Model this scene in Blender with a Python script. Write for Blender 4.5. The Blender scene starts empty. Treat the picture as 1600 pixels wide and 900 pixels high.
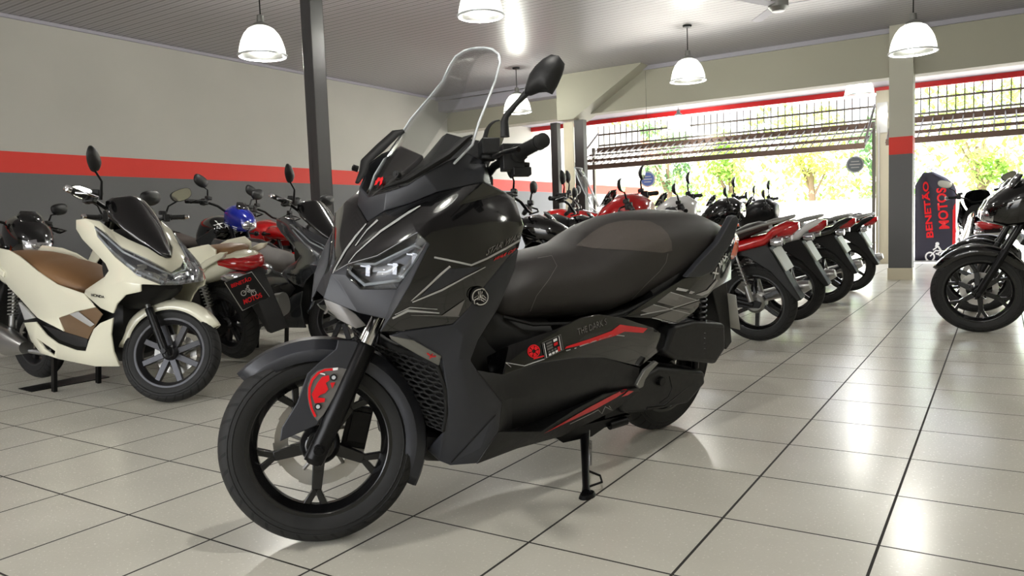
import bpy, bmesh, math, random
from mathutils import Matrix, Vector
from mathutils.bvhtree import BVHTree
random.seed(7)
C = bpy.context.scene.collection
PI = math.pi
R = math.radians

# ------------------------------------------------------------------ camera
F = 1192.478
YAW, PIT, ROL = 2.1417948, -0.0811236, -0.0358648
CAM = Vector((3.12796, -1.30736, 0.86507))
def cam_axes():
    f = Vector((math.cos(PIT)*math.cos(YAW), math.cos(PIT)*math.sin(YAW), math.sin(PIT)))
    r = Vector((math.sin(YAW), -math.cos(YAW), 0)); u = r.cross(f)
    return r*math.cos(ROL)+u*math.sin(ROL), -r*math.sin(ROL)+u*math.cos(ROL), f
AR, AU, AF = cam_axes()
cd = bpy.data.cameras.new('camera'); cam = bpy.data.objects.new('camera', cd); C.objects.link(cam)
cam.matrix_world = Matrix(((AR.x, AU.x, -AF.x, CAM.x), (AR.y, AU.y, -AF.y, CAM.y), (AR.z, AU.z, -AF.z, CAM.z), (0, 0, 0, 1)))
cd.sensor_width = 36; cd.lens = 36*F/1600; cd.clip_start = .02; cd.clip_end = 300
bpy.context.scene.camera = cam
def ray(x, y): return AF*F+AR*(x-800)-AU*(y-450)
def hit(M, x, y, k, v):
    """point in frame M on its plane axis k = v, seen along the ray through photo pixel x, y"""
    I = M.inverted(); o = I @ CAM; d = I.to_3x3() @ ray(x, y)
    return o+d*((v-o[k])/d[k])
def hitp(M, x, y, p0, n):
    """point in frame M on the plane through p0 with normal n"""
    I = M.inverted(); o = I @ CAM; d = I.to_3x3() @ ray(x, y)
    return o+d*((p0-o).dot(n)/d.dot(n))
def steer(a, wb, tr, rk):
    ax = Vector((-math.sin(rk), 0, math.cos(rk))); p = Vector((wb+tr, 0, 0))
    return Matrix.Translation(p) @ Matrix.Rotation(a, 4, ax) @ Matrix.Translation(-p)
def pose(x, y, h, lean=0, pitch=0, z=0):
    return Matrix.Translation((x, y, z)) @ Matrix.Rotation(h, 4, 'Z') @ Matrix.Rotation(-lean, 4, 'X') @ Matrix.Rotation(pitch, 4, 'Y')

# ------------------------------------------------------------------ materials
def lin(c):
    return tuple(((v/12.92) if v <= .04045 else ((v+.055)/1.055)**2.4) for v in c)
def mat(name, col, rough=.5, metal=0, coat=0, noise=.06, scale=30, bump=0, spec=.5, trans=0, emis=None, es=0, ior=1.45):
    m = bpy.data.materials.new(name); m.use_nodes = True
    nt = m.node_tree; b = nt.nodes['Principled BSDF']
    c = lin(col) if max(col) <= 1 else col
    tc = nt.nodes.new('ShaderNodeTexCoord'); n = nt.nodes.new('ShaderNodeTexNoise')
    n.inputs['Scale'].default_value = scale; n.inputs['Detail'].default_value = 3
    nt.links.new(tc.outputs['Object'], n.inputs['Vector'])
    mr = nt.nodes.new('ShaderNodeMapRange'); mr.inputs['To Min'].default_value = max(0, rough-noise); mr.inputs['To Max'].default_value = min(1, rough+noise)
    nt.links.new(n.outputs['Fac'], mr.inputs['Value']); nt.links.new(mr.outputs['Result'], b.inputs['Roughness'])
    b.inputs['Base Color'].default_value = (*c, 1); b.inputs['Metallic'].default_value = metal
    b.inputs['Coat Weight'].default_value = coat; b.inputs['Coat Roughness'].default_value = .04
    b.inputs['Specular IOR Level'].default_value = spec; b.inputs['Transmission Weight'].default_value = trans
    b.inputs['IOR'].default_value = ior
    if bump:
        bn = nt.nodes.new('ShaderNodeTexNoise'); bn.inputs['Scale'].default_value = scale*8
        nt.links.new(tc.outputs['Object'], bn.inputs['Vector'])
        bp = nt.nodes.new('ShaderNodeBump'); bp.inputs['Strength'].default_value = bump; bp.inputs['Distance'].default_value = .002
        nt.links.new(bn.outputs['Fac'], bp.inputs['Height']); nt.links.new(bp.outputs['Normal'], b.inputs['Normal'])
    if emis:
        b.inputs['Emission Color'].default_value = (*lin(emis), 1); b.inputs['Emission Strength'].default_value = es
    return m
G = {}
G['gloss'] = mat('gloss black paint', (.045, .045, .05), .1, 0, .8, .03)
G['matte'] = mat('matte graphite paint', (.20, .205, .225), .4, .2, 0, .05, 40, .04)
G['plastic'] = mat('black plastic', (.095, .095, .1), .5, 0, 0, .08, 60, .12)
G['dark'] = mat('dark recess plastic', (.04, .04, .042), .65)
G['rubber'] = mat('rubber', (.09, .09, .09), .72, 0, 0, .06, 50, .15)
G['seat'] = mat('seat vinyl', (.195, .183, .178), .5, 0, 0, .04, 120, .25)
G['seat2'] = mat('seat vinyl insert', (.33, .305, .29), .62, 0, 0, .04, 160, .35)
G['rim'] = mat('black wheel alloy', (.09, .09, .095), .25, .3, .5)
G['rimg'] = mat('dark grey wheel alloy', (.24, .24, .25), .35, .7)
G['chrome'] = mat('chrome', (.85, .85, .86), .1, 1, 0, .03)
G['steel'] = mat('brushed steel', (.66, .66, .66), .33, 1)
G['alu'] = mat('cast aluminium', (.55, .55, .54), .4, .9, 0, .08, 30, .1)
G['blackmetal'] = mat('black metal', (.07, .07, .075), .35, .5)
G['red'] = mat('red decal', (.86, .04, .1), .35, 0, .4)
G['redpaint'] = mat('red paint', (.72, .05, .06), .15, 0, 1)
G['silver'] = mat('silver decal', (.72, .72, .72), .35, .3)
G['greydecal'] = mat('grey decal', (.42, .41, .4), .35, .1, .3)
G['white'] = mat('white decal', (.93, .93, .93), .4)
G['cream'] = mat('cream paint', (.88, .87, .79), .16, 0, 1)
G['brown'] = mat('brown vinyl', (.48, .35, .22), .48, 0, 0, .05, 120, .2)
G['brownp'] = mat('brown plastic', (.44, .35, .26), .45, .1)
G['greypaint'] = mat('grey metallic paint', (.30, .31, .33), .2, .6, .8)
G['bluepaint'] = mat('blue paint', (.06, .12, .55), .18, .1, 1)
G['whitepaint'] = mat('white paint', (.85, .85, .85), .18, 0, 1)
G['reflector'] = mat('lamp reflector', (.8, .8, .82), .12, .9)
G['lampdark'] = mat('lamp interior', (.2, .2, .21), .2, .6)
G['lampgrey'] = mat('lamp interior silver', (.5, .5, .52), .25, .7)
G['drl'] = mat('light guide', (.82, .84, .86), .25, .2)
G['taillens'] = mat('red lamp lens', (.65, .02, .05), .12, 0, 1)
G['orange'] = mat('orange lamp lens', (.95, .33, .05), .2, 0, 1)
G['smoke'] = mat('smoked screen', (.05, .05, .055), .08, 0, 1)
G['disc'] = mat('brake disc steel', (.78, .77, .75), .35, .6)
G['plate'] = mat('grey number plate', (.72, .72, .70), .4, .1)
G['mirrorglass'] = mat('mirror glass', (.75, .75, .72), .05, 1, 0, .02)
def glass(name, tint, rough=0.0, alpha=.12):
    m = bpy.data.materials.new(name); m.use_nodes = True; nt = m.node_tree
    for n in list(nt.nodes): nt.nodes.remove(n)
    out = nt.nodes.new('ShaderNodeOutputMaterial'); mx = nt.nodes.new('ShaderNodeMixShader')
    t = nt.nodes.new('ShaderNodeBsdfTransparent'); g = nt.nodes.new('ShaderNodeBsdfGlossy')
    t.inputs['Color'].default_value = (*tint, 1); g.inputs['Roughness'].default_value = .03+rough
    lw = nt.nodes.new('ShaderNodeLayerWeight'); lw.inputs['Blend'].default_value = .18
    ad = nt.nodes.new('ShaderNodeMath'); ad.operation = 'MULTIPLY_ADD'; ad.inputs[1].default_value = .5; ad.inputs[2].default_value = alpha*.3
    nt.links.new(lw.outputs['Fresnel'], ad.inputs[0]); nt.links.new(ad.outputs[0], mx.inputs[0])
    nt.links.new(t.outputs[0], mx.inputs[1]); nt.links.new(g.outputs[0], mx.inputs[2]); nt.links.new(mx.outputs[0], out.inputs[0])
    return m
G['glass'] = glass('clear acrylic', (.93, .94, .94))
G['lens'] = glass('clear lamp lens', (.88, .89, .9), 0, .2)

def tyre_mat():
    m = mat('tyre rubber', (.12, .12, .12), .7, 0, 0, .05, 60)
    nt = m.node_tree; b = nt.nodes['Principled BSDF']
    uv = nt.nodes.new('ShaderNodeUVMap'); sp = nt.nodes.new('ShaderNodeSeparateXYZ'); nt.links.new(uv.outputs[0], sp.inputs[0])
    def M(op, a, b_=None, c=None):
        n = nt.nodes.new('ShaderNodeMath'); n.operation = op
        for i, v in enumerate((a, b_, c)):
            if v is None: continue
            if hasattr(v, 'is_output') or hasattr(v, 'links'): nt.links.new(v, n.inputs[i])
            else: n.inputs[i].default_value = v
        return n.outputs[0]
    av = M('ABSOLUTE', sp.outputs[1])
    ph = M('MULTIPLY_ADD', av, -7.0, M('MULTIPLY', sp.outputs[0], 34*2*PI))
    s = M('SINE', ph)
    gr = M('GREATER_THAN', s, .8)
    inz = M('MULTIPLY', M('GREATER_THAN', av, .10), M('LESS_THAN', av, .72))
    g = M('MULTIPLY', gr, inz)
    mc = nt.nodes.new('ShaderNodeMixRGB'); nt.links.new(g, mc.inputs[0]); mc.inputs[1].default_value = b.inputs['Base Color'].default_value; mc.inputs[2].default_value = (.0015, .0015, .0015, 1); nt.links.new(mc.outputs[0], b.inputs['Base Color'])
    bp = nt.nodes.new('ShaderNodeBump'); bp.inputs['Strength'].default_value = .9; bp.inputs['Distance'].default_value = .004; bp.invert = True
    nt.links.new(g, bp.inputs['Height']); nt.links.new(bp.outputs['Normal'], b.inputs['Normal'])
    return m
G['tyre'] = tyre_mat()

# ------------------------------------------------------------------ mesh builder
class MB:
    def __init__(s, T=None): s.v = []; s.f = []; s.uv = {}; s.T = T or Matrix()
    def add(s, vs, fs):
        o = len(s.v); s.v += [s.T @ Vector(p) for p in vs]; s.f += [tuple(o+i for i in f) for f in fs]; return o
    def box(s, c, d, rot=None, tap=1):
        x, y, z = (k/2 for k in d)
        P = [Vector((a*x*(tap if cz > 0 else 1), b*y*(tap if cz > 0 else 1), cz*z)) for cz in (-1, 1) for a, b in ((-1, -1), (1, -1), (1, 1), (-1, 1))]
        if rot is not None: P = [rot @ p for p in P]
        c = Vector(c); s.add([p+c for p in P], [(3, 2, 1, 0), (4, 5, 6, 7), (0, 1, 5, 4), (1, 2, 6, 5), (2, 3, 7, 6), (3, 0, 4, 7)])
    def tube(s, pts, r, n=10, cap=True, closed=False, sq=1):
        pts = [Vector(p) for p in pts]; m = len(pts)
        rs = r if isinstance(r, (list, tuple)) else [r]*m
        up = None; vs = []
        for i, p in enumerate(pts):
            if closed: d = pts[(i+1) % m]-pts[i-1]
            else: d = pts[min(i+1, m-1)]-pts[max(i-1, 0)]
            d.normalize()
            if up is None:
                up = Vector((0, 0, 1)) if abs(d.z) < .9 else Vector((1, 0, 0))
            a = d.cross(up).normalized(); b = a.cross(d).normalized(); up = b
            vs += [p+(a*math.cos(2*PI*k/n)+b*sq*math.sin(2*PI*k/n))*rs[i] for k in range(n)]
        fs = []
        for i in range(m if closed else m-1):
            j = (i+1) % m
            fs += [(i*n+k, i*n+(k+1) % n, j*n+(k+1) % n, j*n+k) for k in range(n)]
        if cap and not closed: fs += [tuple(range(n))[::-1], tuple((m-1)*n+k for k in range(n))]
        s.add(vs, fs)
    def cyl(s, a, b, r, r2=None, n=20): s.tube([a, b], [r, r if r2 is None else r2], n)
    def lathe(s, prof, o, ax='y', n=48, a0=0, a1=2*PI, uv=False):
        """prof = (radius, along) pairs turned about an axis through o"""
        o = Vector(o); full = abs(a1-a0-2*PI) < 1e-4; k = n if full else n+1; vs = []
        for i in range(k):
            t = a0+(a1-a0)*i/n; c, q = math.cos(t), math.sin(t)
            for r, y in prof:
                vs.append(o+(Vector((r*c, y, r*q)) if ax == 'y' else Vector((r*c, r*q, y)) if ax == 'z' else Vector((y, r*c, r*q))))
        m = len(prof); fs = []; base = len(s.f)
        for i in range(n):
            j = (i+1) % k
            for a in range(m-1):
                fs.append((i*m+a, i*m+a+1, j*m+a+1, j*m+a))
                if uv:
                    u0, u1 = i/n, (i+1)/n; v0, v1 = 2*a/(m-1)-1, 2*(a+1)/(m-1)-1
                    s.uv[base+len(fs)-1] = [(u0, v0), (u0, v1), (u1, v1), (u1, v0)]
        s.add(vs, fs)
    def prism(s, poly, a, b, ax=1):
        """outline (two coords) extruded from a to b along local axis ax; a, b may be lists per vertex"""
        n = len(poly); A = a if isinstance(a, (list, tuple)) else [a]*n; B = b if isinstance(b, (list, tuple)) else [b]*n
        def mk(p, t): return (p[0], t, p[1]) if ax == 1 else (t, p[0], p[1]) if ax == 0 else (p[0], p[1], t)
        s.add([mk(p, A[i]) for i, p in enumerate(poly)]+[mk(p, B[i]) for i, p in enumerate(poly)],
              [tuple(range(n))[::-1], tuple(range(n, 2*n))]+[(i, (i+1) % n, n+(i+1) % n, n+i) for i in range(n)])
    def hull(s, st, n=20, cap=True):
        """stations (x, z0, z1, halfwidth[, power[, y0]]) superellipse loft along x"""
        vs = []
        for q in st:
            x, z0, z1, w = q[:4]; p = q[4] if len(q) > 4 else 2.6; y0 = q[5] if len(q) > 5 else 0
            zc, h = (z0+z1)/2, (z1-z0)/2
            for k in range(n):
                t = 2*PI*k/n; c, d = math.cos(t), math.sin(t)
                vs.append((x, y0+w*math.copysign(abs(c)**(2/p), c), zc+h*math.copysign(abs(d)**(2/p), d)))
        m = len(st); fs = [(i*n+k, i*n+(k+1) % n, (i+1)*n+(k+1) % n, (i+1)*n+k) for i in range(m-1) for k in range(n)]
        if cap: fs += [tuple(range(n))[::-1], tuple((m-1)*n+k for k in range(n))]
        s.add(vs, fs)
    def grid(s, rows):
        n = len(rows[0]); s.add([p for r in rows for p in r], [(i*n+k, i*n+k+1, (i+1)*n+k+1, (i+1)*n+k) for i in range(len(rows)-1) for k in range(n-1)])
    def ball(s, c, r, sc=(1, 1, 1), n=14):
        c = Vector(c); vs = []; m = n//2+1
        for i in range(m):
            a = PI*i/(m-1)
            for k in range(n):
                t = 2*PI*k/n; vs.append(c+Vector((r*sc[0]*math.sin(a)*math.cos(t), r*sc[1]*math.sin(a)*math.sin(t), r*sc[2]*math.cos(a))))
        s.add(vs, [(i*n+k, i*n+(k+1) % n, (i+1)*n+(k+1) % n, (i+1)*n+k) for i in range(m-1) for k in range(n)])
    def build(s, name, m, parent=None, smooth=35, bevel=0, solid=0, sub=0, off=-1, weld=True, seg=2):
        me = bpy.data.meshes.new(name); me.from_pydata([tuple(v) for v in s.v], [], s.f)
        if s.uv:
            ul = me.uv_layers.new(name='UVMap')
            for p in me.polygons:
                q = s.uv.get(p.index)
                if q and len(q) == p.loop_total:
                    for li, u in zip(p.loop_indices, q): ul.data[li].uv = u
        bm = bmesh.new(); bm.from_mesh(me)
        if weld and not s.uv: bmesh.ops.remove_doubles(bm, verts=bm.verts, dist=1e-5)
        bmesh.ops.recalc_face_normals(bm, faces=bm.faces); bm.to_mesh(me); bm.free()
        if smooth:
            me.shade_smooth()
            if smooth < 180: me.set_sharp_from_angle(angle=R(smooth))
        me.materials.append(G[m] if isinstance(m, str) else m)
        o = bpy.data.objects.new(name, me); C.objects.link(o)
        if parent is not None: o.parent = parent
        if sub: md = o.modifiers.new('sub', 'SUBSURF'); md.levels = md.render_levels = sub
        if solid: md = o.modifiers.new('solid', 'SOLIDIFY'); md.thickness = solid; md.offset = off
        if bevel: md = o.modifiers.new('bevel', 'BEVEL'); md.width = bevel; md.segments = seg; md.limit_method = 'ANGLE'; md.angle_limit = R(28); md.harden_normals = False
        return o
def tag(o, label, cat, group=None, kind=None):
    o['label'] = label; o['category'] = cat
    if group: o['group'] = group
    if kind: o['kind'] = kind
    return o
def thing(name, M, label, cat, group=None):
    o = bpy.data.objects.new(name, None); C.objects.link(o); o.empty_display_size = .1
    o.matrix_world = M; return tag(o, label, cat, group)
def struct(name, mb, m, **k):
    o = mb.build(name, m, **k); o['kind'] = 'structure'; return o
def panels(root, name, m, P, faces, parent=None, thick=.006, bevel=.003, sub=0, mirror=True, smooth=30, S=None):
    """faces over a dictionary of named points; left half given, right half mirrored (a mesh of its own unless they meet)"""
    meet = any(abs(P[k].y) < .004 for f in faces for k in f.split()); first = None; b = None
    for sg in ((1, -1) if mirror else (1,)):
        if b is None or not meet: b = MB()
        for f in faces:
            pts = []
            for k in f.split():
                p = P[k].copy(); p.y *= sg
                if mirror and abs(p.y) < .004: p.y = 0
                pts.append(p)
            if sg < 0: pts.reverse()
            b.add(pts, [tuple(range(len(pts)))])
        if meet and sg == 1 and mirror: continue
        o = b.build(name, m, parent or root, smooth=smooth, bevel=bevel, solid=thick, sub=sub)
        me = o.data; s = 0
        for p in me.polygons: s += p.normal.y*math.copysign(1, p.center.y)*p.area+p.normal.x*.3*p.area
        if s < 0: me.flip_normals()
        first = first or o
    return first

# ------------------------------------------------------------------ decals laid on surfaces
def decal(name, m, tris, targets, parent, lift=.0015, label=None):
    """tris: list of polygons in photo pixels, laid on the first target surface behind them"""
    bpy.context.view_layer.update(); dg = bpy.context.evaluated_depsgraph_get(); T = []
    for t in targets: T.append((BVHTree.FromObject(t, dg), t.matrix_world.copy(), t.matrix_world.inverted()))
    bm = bmesh.new()
    for poly in tris:
        try: bm.faces.new([bm.verts.new((x, y, 0)) for x, y in poly])
        except ValueError: pass
    bmesh.ops.remove_doubles(bm, verts=bm.verts, dist=.02)
    bmesh.ops.triangulate(bm, faces=bm.faces)
    for _ in range(4):
        es = [e for e in bm.edges if e.calc_length() > 9]
        if not es: break
        bmesh.ops.subdivide_edges(bm, edges=es, cuts=1); bmesh.ops.triangulate(bm, faces=bm.faces)
    bad = []; W = parent.matrix_world.inverted()
    for v in bm.verts:
        d = ray(v.co.x, v.co.y).normalized(); best = None
        for bv, mw, mi in T:
            lo = mi @ CAM; ld = (mi.to_3x3() @ d).normalized()
            h, nrm, _, _ = bv.ray_cast(lo, ld)
            if h is None: continue
            w = mw @ h; dist = (w-CAM).length
            if best is None or dist < best[0]:
                nw = (mi.transposed().to_3x3() @ nrm).normalized()
                if nw.dot(d) > 0: nw = -nw
                best = (dist, w+nw*lift)
        if best is None: bad.append(v)
        else: v.co = W @ best[1]
    bmesh.ops.delete(bm, geom=bad, context='VERTS')
    big = [f for f in bm.faces if max(e.calc_length() for e in f.edges) > .12]
    bmesh.ops.delete(bm, geom=big, context='FACES')
    me = bpy.data.meshes.new(name); bm.to_mesh(me); bm.free(); me.materials.append(G[m] if isinstance(m, str) else m)
    o = bpy.data.objects.new(name, me); C.objects.link(o); o.parent = parent
    if label: o['label'] = label
    return o
def line(pts, w):
    out = []; ws = w if isinstance(w, (list, tuple)) else [w]*len(pts); L = []; Rr = []
    for i, (x, y) in enumerate(pts):
        a = pts[max(i-1, 0)]; b = pts[min(i+1, len(pts)-1)]; dx, dy = b[0]-a[0], b[1]-a[1]; l = math.hypot(dx, dy) or 1
        L.append((x-dy/l*ws[i]/2, y+dx/l*ws[i]/2)); Rr.append((x+dy/l*ws[i]/2, y-dx/l*ws[i]/2))
    return [[L[i], L[i+1], Rr[i+1], Rr[i]] for i in range(len(pts)-1)]
def text_polys(txt, bold=0, font_scale=1.0, outline=False, shear=0):
    cu = bpy.data.curves.new('t', 'FONT'); cu.body = txt; cu.offset = bold; cu.shear = shear; cu.resolution_u = 3
    o = bpy.data.objects.new('t', cu); C.objects.link(o); bpy.context.view_layer.update()
    me = bpy.data.meshes.new_from_object(o.evaluated_get(bpy.context.evaluated_depsgraph_get()))
    P = [[(me.vertices[i].co.x, me.vertices[i].co.y) for i in f.vertices] for f in me.polygons]
    bpy.data.objects.remove(o); bpy.data.curves.remove(cu); bpy.data.meshes.remove(me)
    xs = [x for f in P for x, y in f]; ys = [y for f in P for x, y in f]
    x0, x1, y0, y1 = min(xs), max(xs), min(ys), max(ys)
    return [[((x-x0)/(x1-x0), (y-y0)/(y1-y0)) for x, y in f] for f in P]
def quad_text(txt, bl, br, tr, tl, bold=0, shear=0):
    def mp(u, v):
        return tuple((bl[i]*(1-u)+br[i]*u)*(1-v)+(tl[i]*(1-u)+tr[i]*u)*v for i in (0, 1))
    return [[mp(u, v) for u, v in f] for f in text_polys(txt, bold, shear=shear)]
def circ2(cx, cy, rx, ry, n=20, a0=0, a1=2*PI): return [(cx+rx*math.cos(a0+(a1-a0)*k/n), cy+ry*math.sin(a0+(a1-a0)*k/n)) for k in range(n)]
def ring2(cx, cy, r0, r1, n=24, a0=0, a1=2*PI, sx=1, rot=0):
    o = []
    def p(r, t):
        x, y = r*sx*math.cos(t), r*math.sin(t); return (cx+x*math.cos(rot)-y*math.sin(rot), cy+x*math.sin(rot)+y*math.cos(rot))
    for k in range(n):
        t, u = a0+(a1-a0)*k/n, a0+(a1-a0)*(k+1)/n; o.append([p(r0, t), p(r1, t), p(r1, u), p(r0, u)])
    return o

# ------------------------------------------------------------------ wheels shared by every motorcycle
def wheel(root, name, cx, cz, ro, w, rr, spokes=5, split=True, rim='rim', disc=0, disc_side=-1, twist=0, sw=.02, S=None, hub=.045, drum=False, n=64, ph=.3):
    b = MB(); c = (cx, 0, cz); e = w*.36
    b.lathe([(rr-.012, -e), (rr+.012, -e), (rr+.012, -e+.006), (rr-.008, -e+.02), (rr-.02, 0), (rr-.008, e-.02), (rr+.012, e-.006), (rr+.012, e), (rr-.012, e), (rr-.03, .012), (rr-.03, -.012), (rr-.012, -e)], c, n=n)
    b.lathe([(.008, -.05), (hub*.7, -.05), (hub, -.03), (hub, .03), (hub*.7, .05), (.008, .05), (.008, -.05)], c, n=28)
    for k in range(spokes):
        a = 2*PI*k/spokes+ph
        def P(r, t, y): return (cx+r*math.cos(t), y, cz+r*math.sin(t))
        def bar(r0, t0, r1, t1, w0, w1, y0, y1):
            vs = []
            for r, t, ww, yy in ((r0, t0, w0, y0), (r1, t1, w1, y1)):
                for sx, sy in ((-1, -1), (1, -1), (1, 1), (-1, 1)):
                    vs.append(P(r, t+sx*ww/r/2, sy*yy))
            b.add(vs, [(3, 2, 1, 0), (4, 5, 6, 7), (0, 1, 5, 4), (1, 2, 6, 5), (2, 3, 7, 6), (3, 0, 4, 7)])
        if split:
            rm = hub+(rr-hub)*.52
            bar(hub*.8, a, rm, a+twist, sw*1.5, sw*1.15, .020, .013)
            bar(rm*.97, a+twist-.01, rr-.012, a+twist-.17, sw*.8, sw*.9, .012, .012)
            bar(rm*.97, a+twist+.01, rr-.012, a+twist+.17, sw*.8, sw*.9, .012, .012)
        else:
            bar(hub*.8, a, rr-.012, a+twist, sw*1.2, sw, .018, .012)
    o = b.build(name, rim, root, bevel=.0025, smooth=40)
    t = MB(); h = ro-rr; pr = []
    N = 16
    for i in range(N+1):
        th = PI*i/N; y = -math.cos(th); z = math.sin(th)
        pr.append((rr+.004+h*1.0*(z**.72 if z > 0 else 0)-.004*z, y*w/2*(1 if abs(y) < .9 else .93)))
    pr[0] = (rr, -w*.36); pr[-1] = (rr, w*.36)
    t.lathe(pr, c, n=96, uv=True)
    for sg in (1, -1):
        for z in (.25, .42): t.lathe([(rr+.004+h*z**.72-.003, sg*math.cos(math.asin(z))*w/2*.93), (rr+.004+h*z**.72, sg*(math.cos(math.asin(z))*w/2*.93+.0022)), (rr+.004+h*z**.72+.003, sg*math.cos(math.asin(z))*w/2*.93)], c, n=72)
    t.build('tyre', 'tyre', o, smooth=60)
    if disc:
        d = MB(); y = disc_side*(.058 if w < .13 else .066); q = .0025; m = 36
        for i in range(m):
            t0, t1 = 2*PI*i/m, 2*PI*(i+1)/m; wob = .004*(1 if i % 6 < 3 else 0)
            vs = []
            for tt in (t0, t1):
                for r in (disc*.68, disc-wob):
                    for yy in (y-q, y+q): vs.append((cx+r*math.cos(tt), yy, cz+r*math.sin(tt)))
            d.add(vs, [(0, 4, 6, 2), (1, 3, 7, 5), (2, 6, 7, 3), (0, 1, 5, 4)])
        for i in range(5):
            a = 2*PI*i/5; d.tube([(cx+.045*math.cos(a), y, cz+.045*math.sin(a)), (cx+disc*.72*math.cos(a+.25), y, cz+disc*.72*math.sin(a+.25))], .006, 6)
        for i in range(30):
            a = 2*PI*i/30; r = disc*(.78 if i % 2 else .88); d.cyl((cx+r*math.cos(a), y-q*1.3, cz+r*math.sin(a)), (cx+r*math.cos(a), y+q*1.3, cz+r*math.sin(a)), .0035, n=6)
        d.build('brake_disc', 'disc', o, smooth=30)
    if drum:
        d = MB(); d.lathe([(.01, -.055), (.06, -.055), (.068, -.04), (.068, .045), (.05, .06), (.012, .062), (.01, .05)], c, n=28); d.build('brake_drum', 'alu', o)
    if S is not None: o.matrix_basis = S
    return o
def arc_fender(root, name, m, cx, cz, r, w, a0, a1, S=None, th=.004, crown=.02, n=26, taper=.5, bevel=.002, facet=False):
    b = MB(); rows = []
    for i in range(n+1):
        f = i/n; a = a0+(a1-a0)*f; k = min(1, f/.28, (1-f)/.28); k = k**.6; ww = w*(taper+(1-taper)*k)
        prof = [(-1, -.045), (-.93, -.012), (-.62, crown*.55), (0, crown), (.62, crown*.55), (.93, -.012), (1, -.045)]
        if facet: prof = [(-1, -.05), (-.97, -.02), (-.62, crown*.4), (-.6, crown*.5), (0, crown), (.6, crown*.5), (.62, crown*.4), (.97, -.02), (1, -.05)]
        rows.append([(cx+(r+q)*math.cos(a), p*ww, cz+(r+q)*math.sin(a)) for p, q in prof])
    b.grid(rows); o = b.build(name, m, root, smooth=22 if facet else 40, solid=th, bevel=0, off=0)
    if S is not None: o.matrix_basis = S
    return o
# ================================================================== the showroom
CEIL = 3.2
def nodes(m): return m.node_tree, m.node_tree.nodes['Principled BSDF']
def floor_mat():
    m = mat('ceramic floor tile', (.76, .745, .70), .2); nt, b = nodes(m); N = nt.nodes.new; L = nt.links.new
    g = N('ShaderNodeNewGeometry'); s = N('ShaderNodeSeparateXYZ'); L(g.outputs['Position'], s.inputs[0])
    def M(op, a, c=None, d=None):
        n = N('ShaderNodeMath'); n.operation = op
        for i, v in enumerate((a, c, d)):
            if v is None: continue
            if isinstance(v, (int, float)): n.inputs[i].default_value = v
            else: L(v, n.inputs[i])
        return n.outputs[0]
    T = .41
    ms = []; ids = []
    for i, wd in ((0, .0038), (1, .0033)):
        q = M('DIVIDE', s.outputs[i], T); r = M('FRACT', q); d = M('MULTIPLY', M('ABSOLUTE', M('SUBTRACT', M('FRACT', M('ADD', q, .5)), .5)), T)
        ms.append(M('LESS_THAN', d, wd)); ids.append(M('FLOOR', q))
    gr = M('MAXIMUM', ms[0], ms[1])
    cv = N('ShaderNodeCombineXYZ'); L(ids[0], cv.inputs[0]); L(ids[1], cv.inputs[1])
    wn = N('ShaderNodeTexWhiteNoise'); L(cv.outputs[0], wn.inputs['Vector'])
    nz = N('ShaderNodeTexNoise'); nz.inputs['Scale'].default_value = 2.2; nz.inputs['Detail'].default_value = 6; L(g.outputs['Position'], nz.inputs['Vector'])
    sc = N('ShaderNodeTexNoise'); sc.inputs['Scale'].default_value = 120; sc.inputs['Detail'].default_value = 2; L(g.outputs['Position'], sc.inputs['Vector'])
    v = M('ADD', M('MULTIPLY', wn.outputs['Value'], .07), M('MULTIPLY', nz.outputs['Fac'], .28)); v = M('ADD', v, M('MULTIPLY', sc.outputs['Fac'], .05))
    cr = N('ShaderNodeValToRGB'); L(v, cr.inputs[0]); e = cr.color_ramp.elements
    e[0].position = .05; e[0].color = (*lin((.74, .73, .68)), 1); e[1].position = .45; e[1].color = (*lin((.88, .87, .825)), 1)
    mx = N('ShaderNodeMixRGB'); L(gr, mx.inputs[0]); L(cr.outputs[0], mx.inputs[1]); mx.inputs[2].default_value = (*lin((.17, .16, .145)), 1); L(mx.outputs[0], b.inputs['Base Color'])
    rr = N('ShaderNodeMapRange'); L(sc.outputs['Fac'], rr.inputs['Value']); rr.inputs['To Min'].default_value = .14; rr.inputs['To Max'].default_value = .34
    r2 = M('MAXIMUM', rr.outputs[0], M('MULTIPLY', gr, .8)); L(r2, b.inputs['Roughness'])
    bp = N('ShaderNodeBump'); bp.inputs['Strength'].default_value = .25; bp.inputs['Distance'].default_value = .0015
    L(M('SUBTRACT', M('MULTIPLY', sc.outputs['Fac'], .25), gr), bp.inputs['Height']); L(bp.outputs[0], b.inputs['Normal'])
    return m
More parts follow.
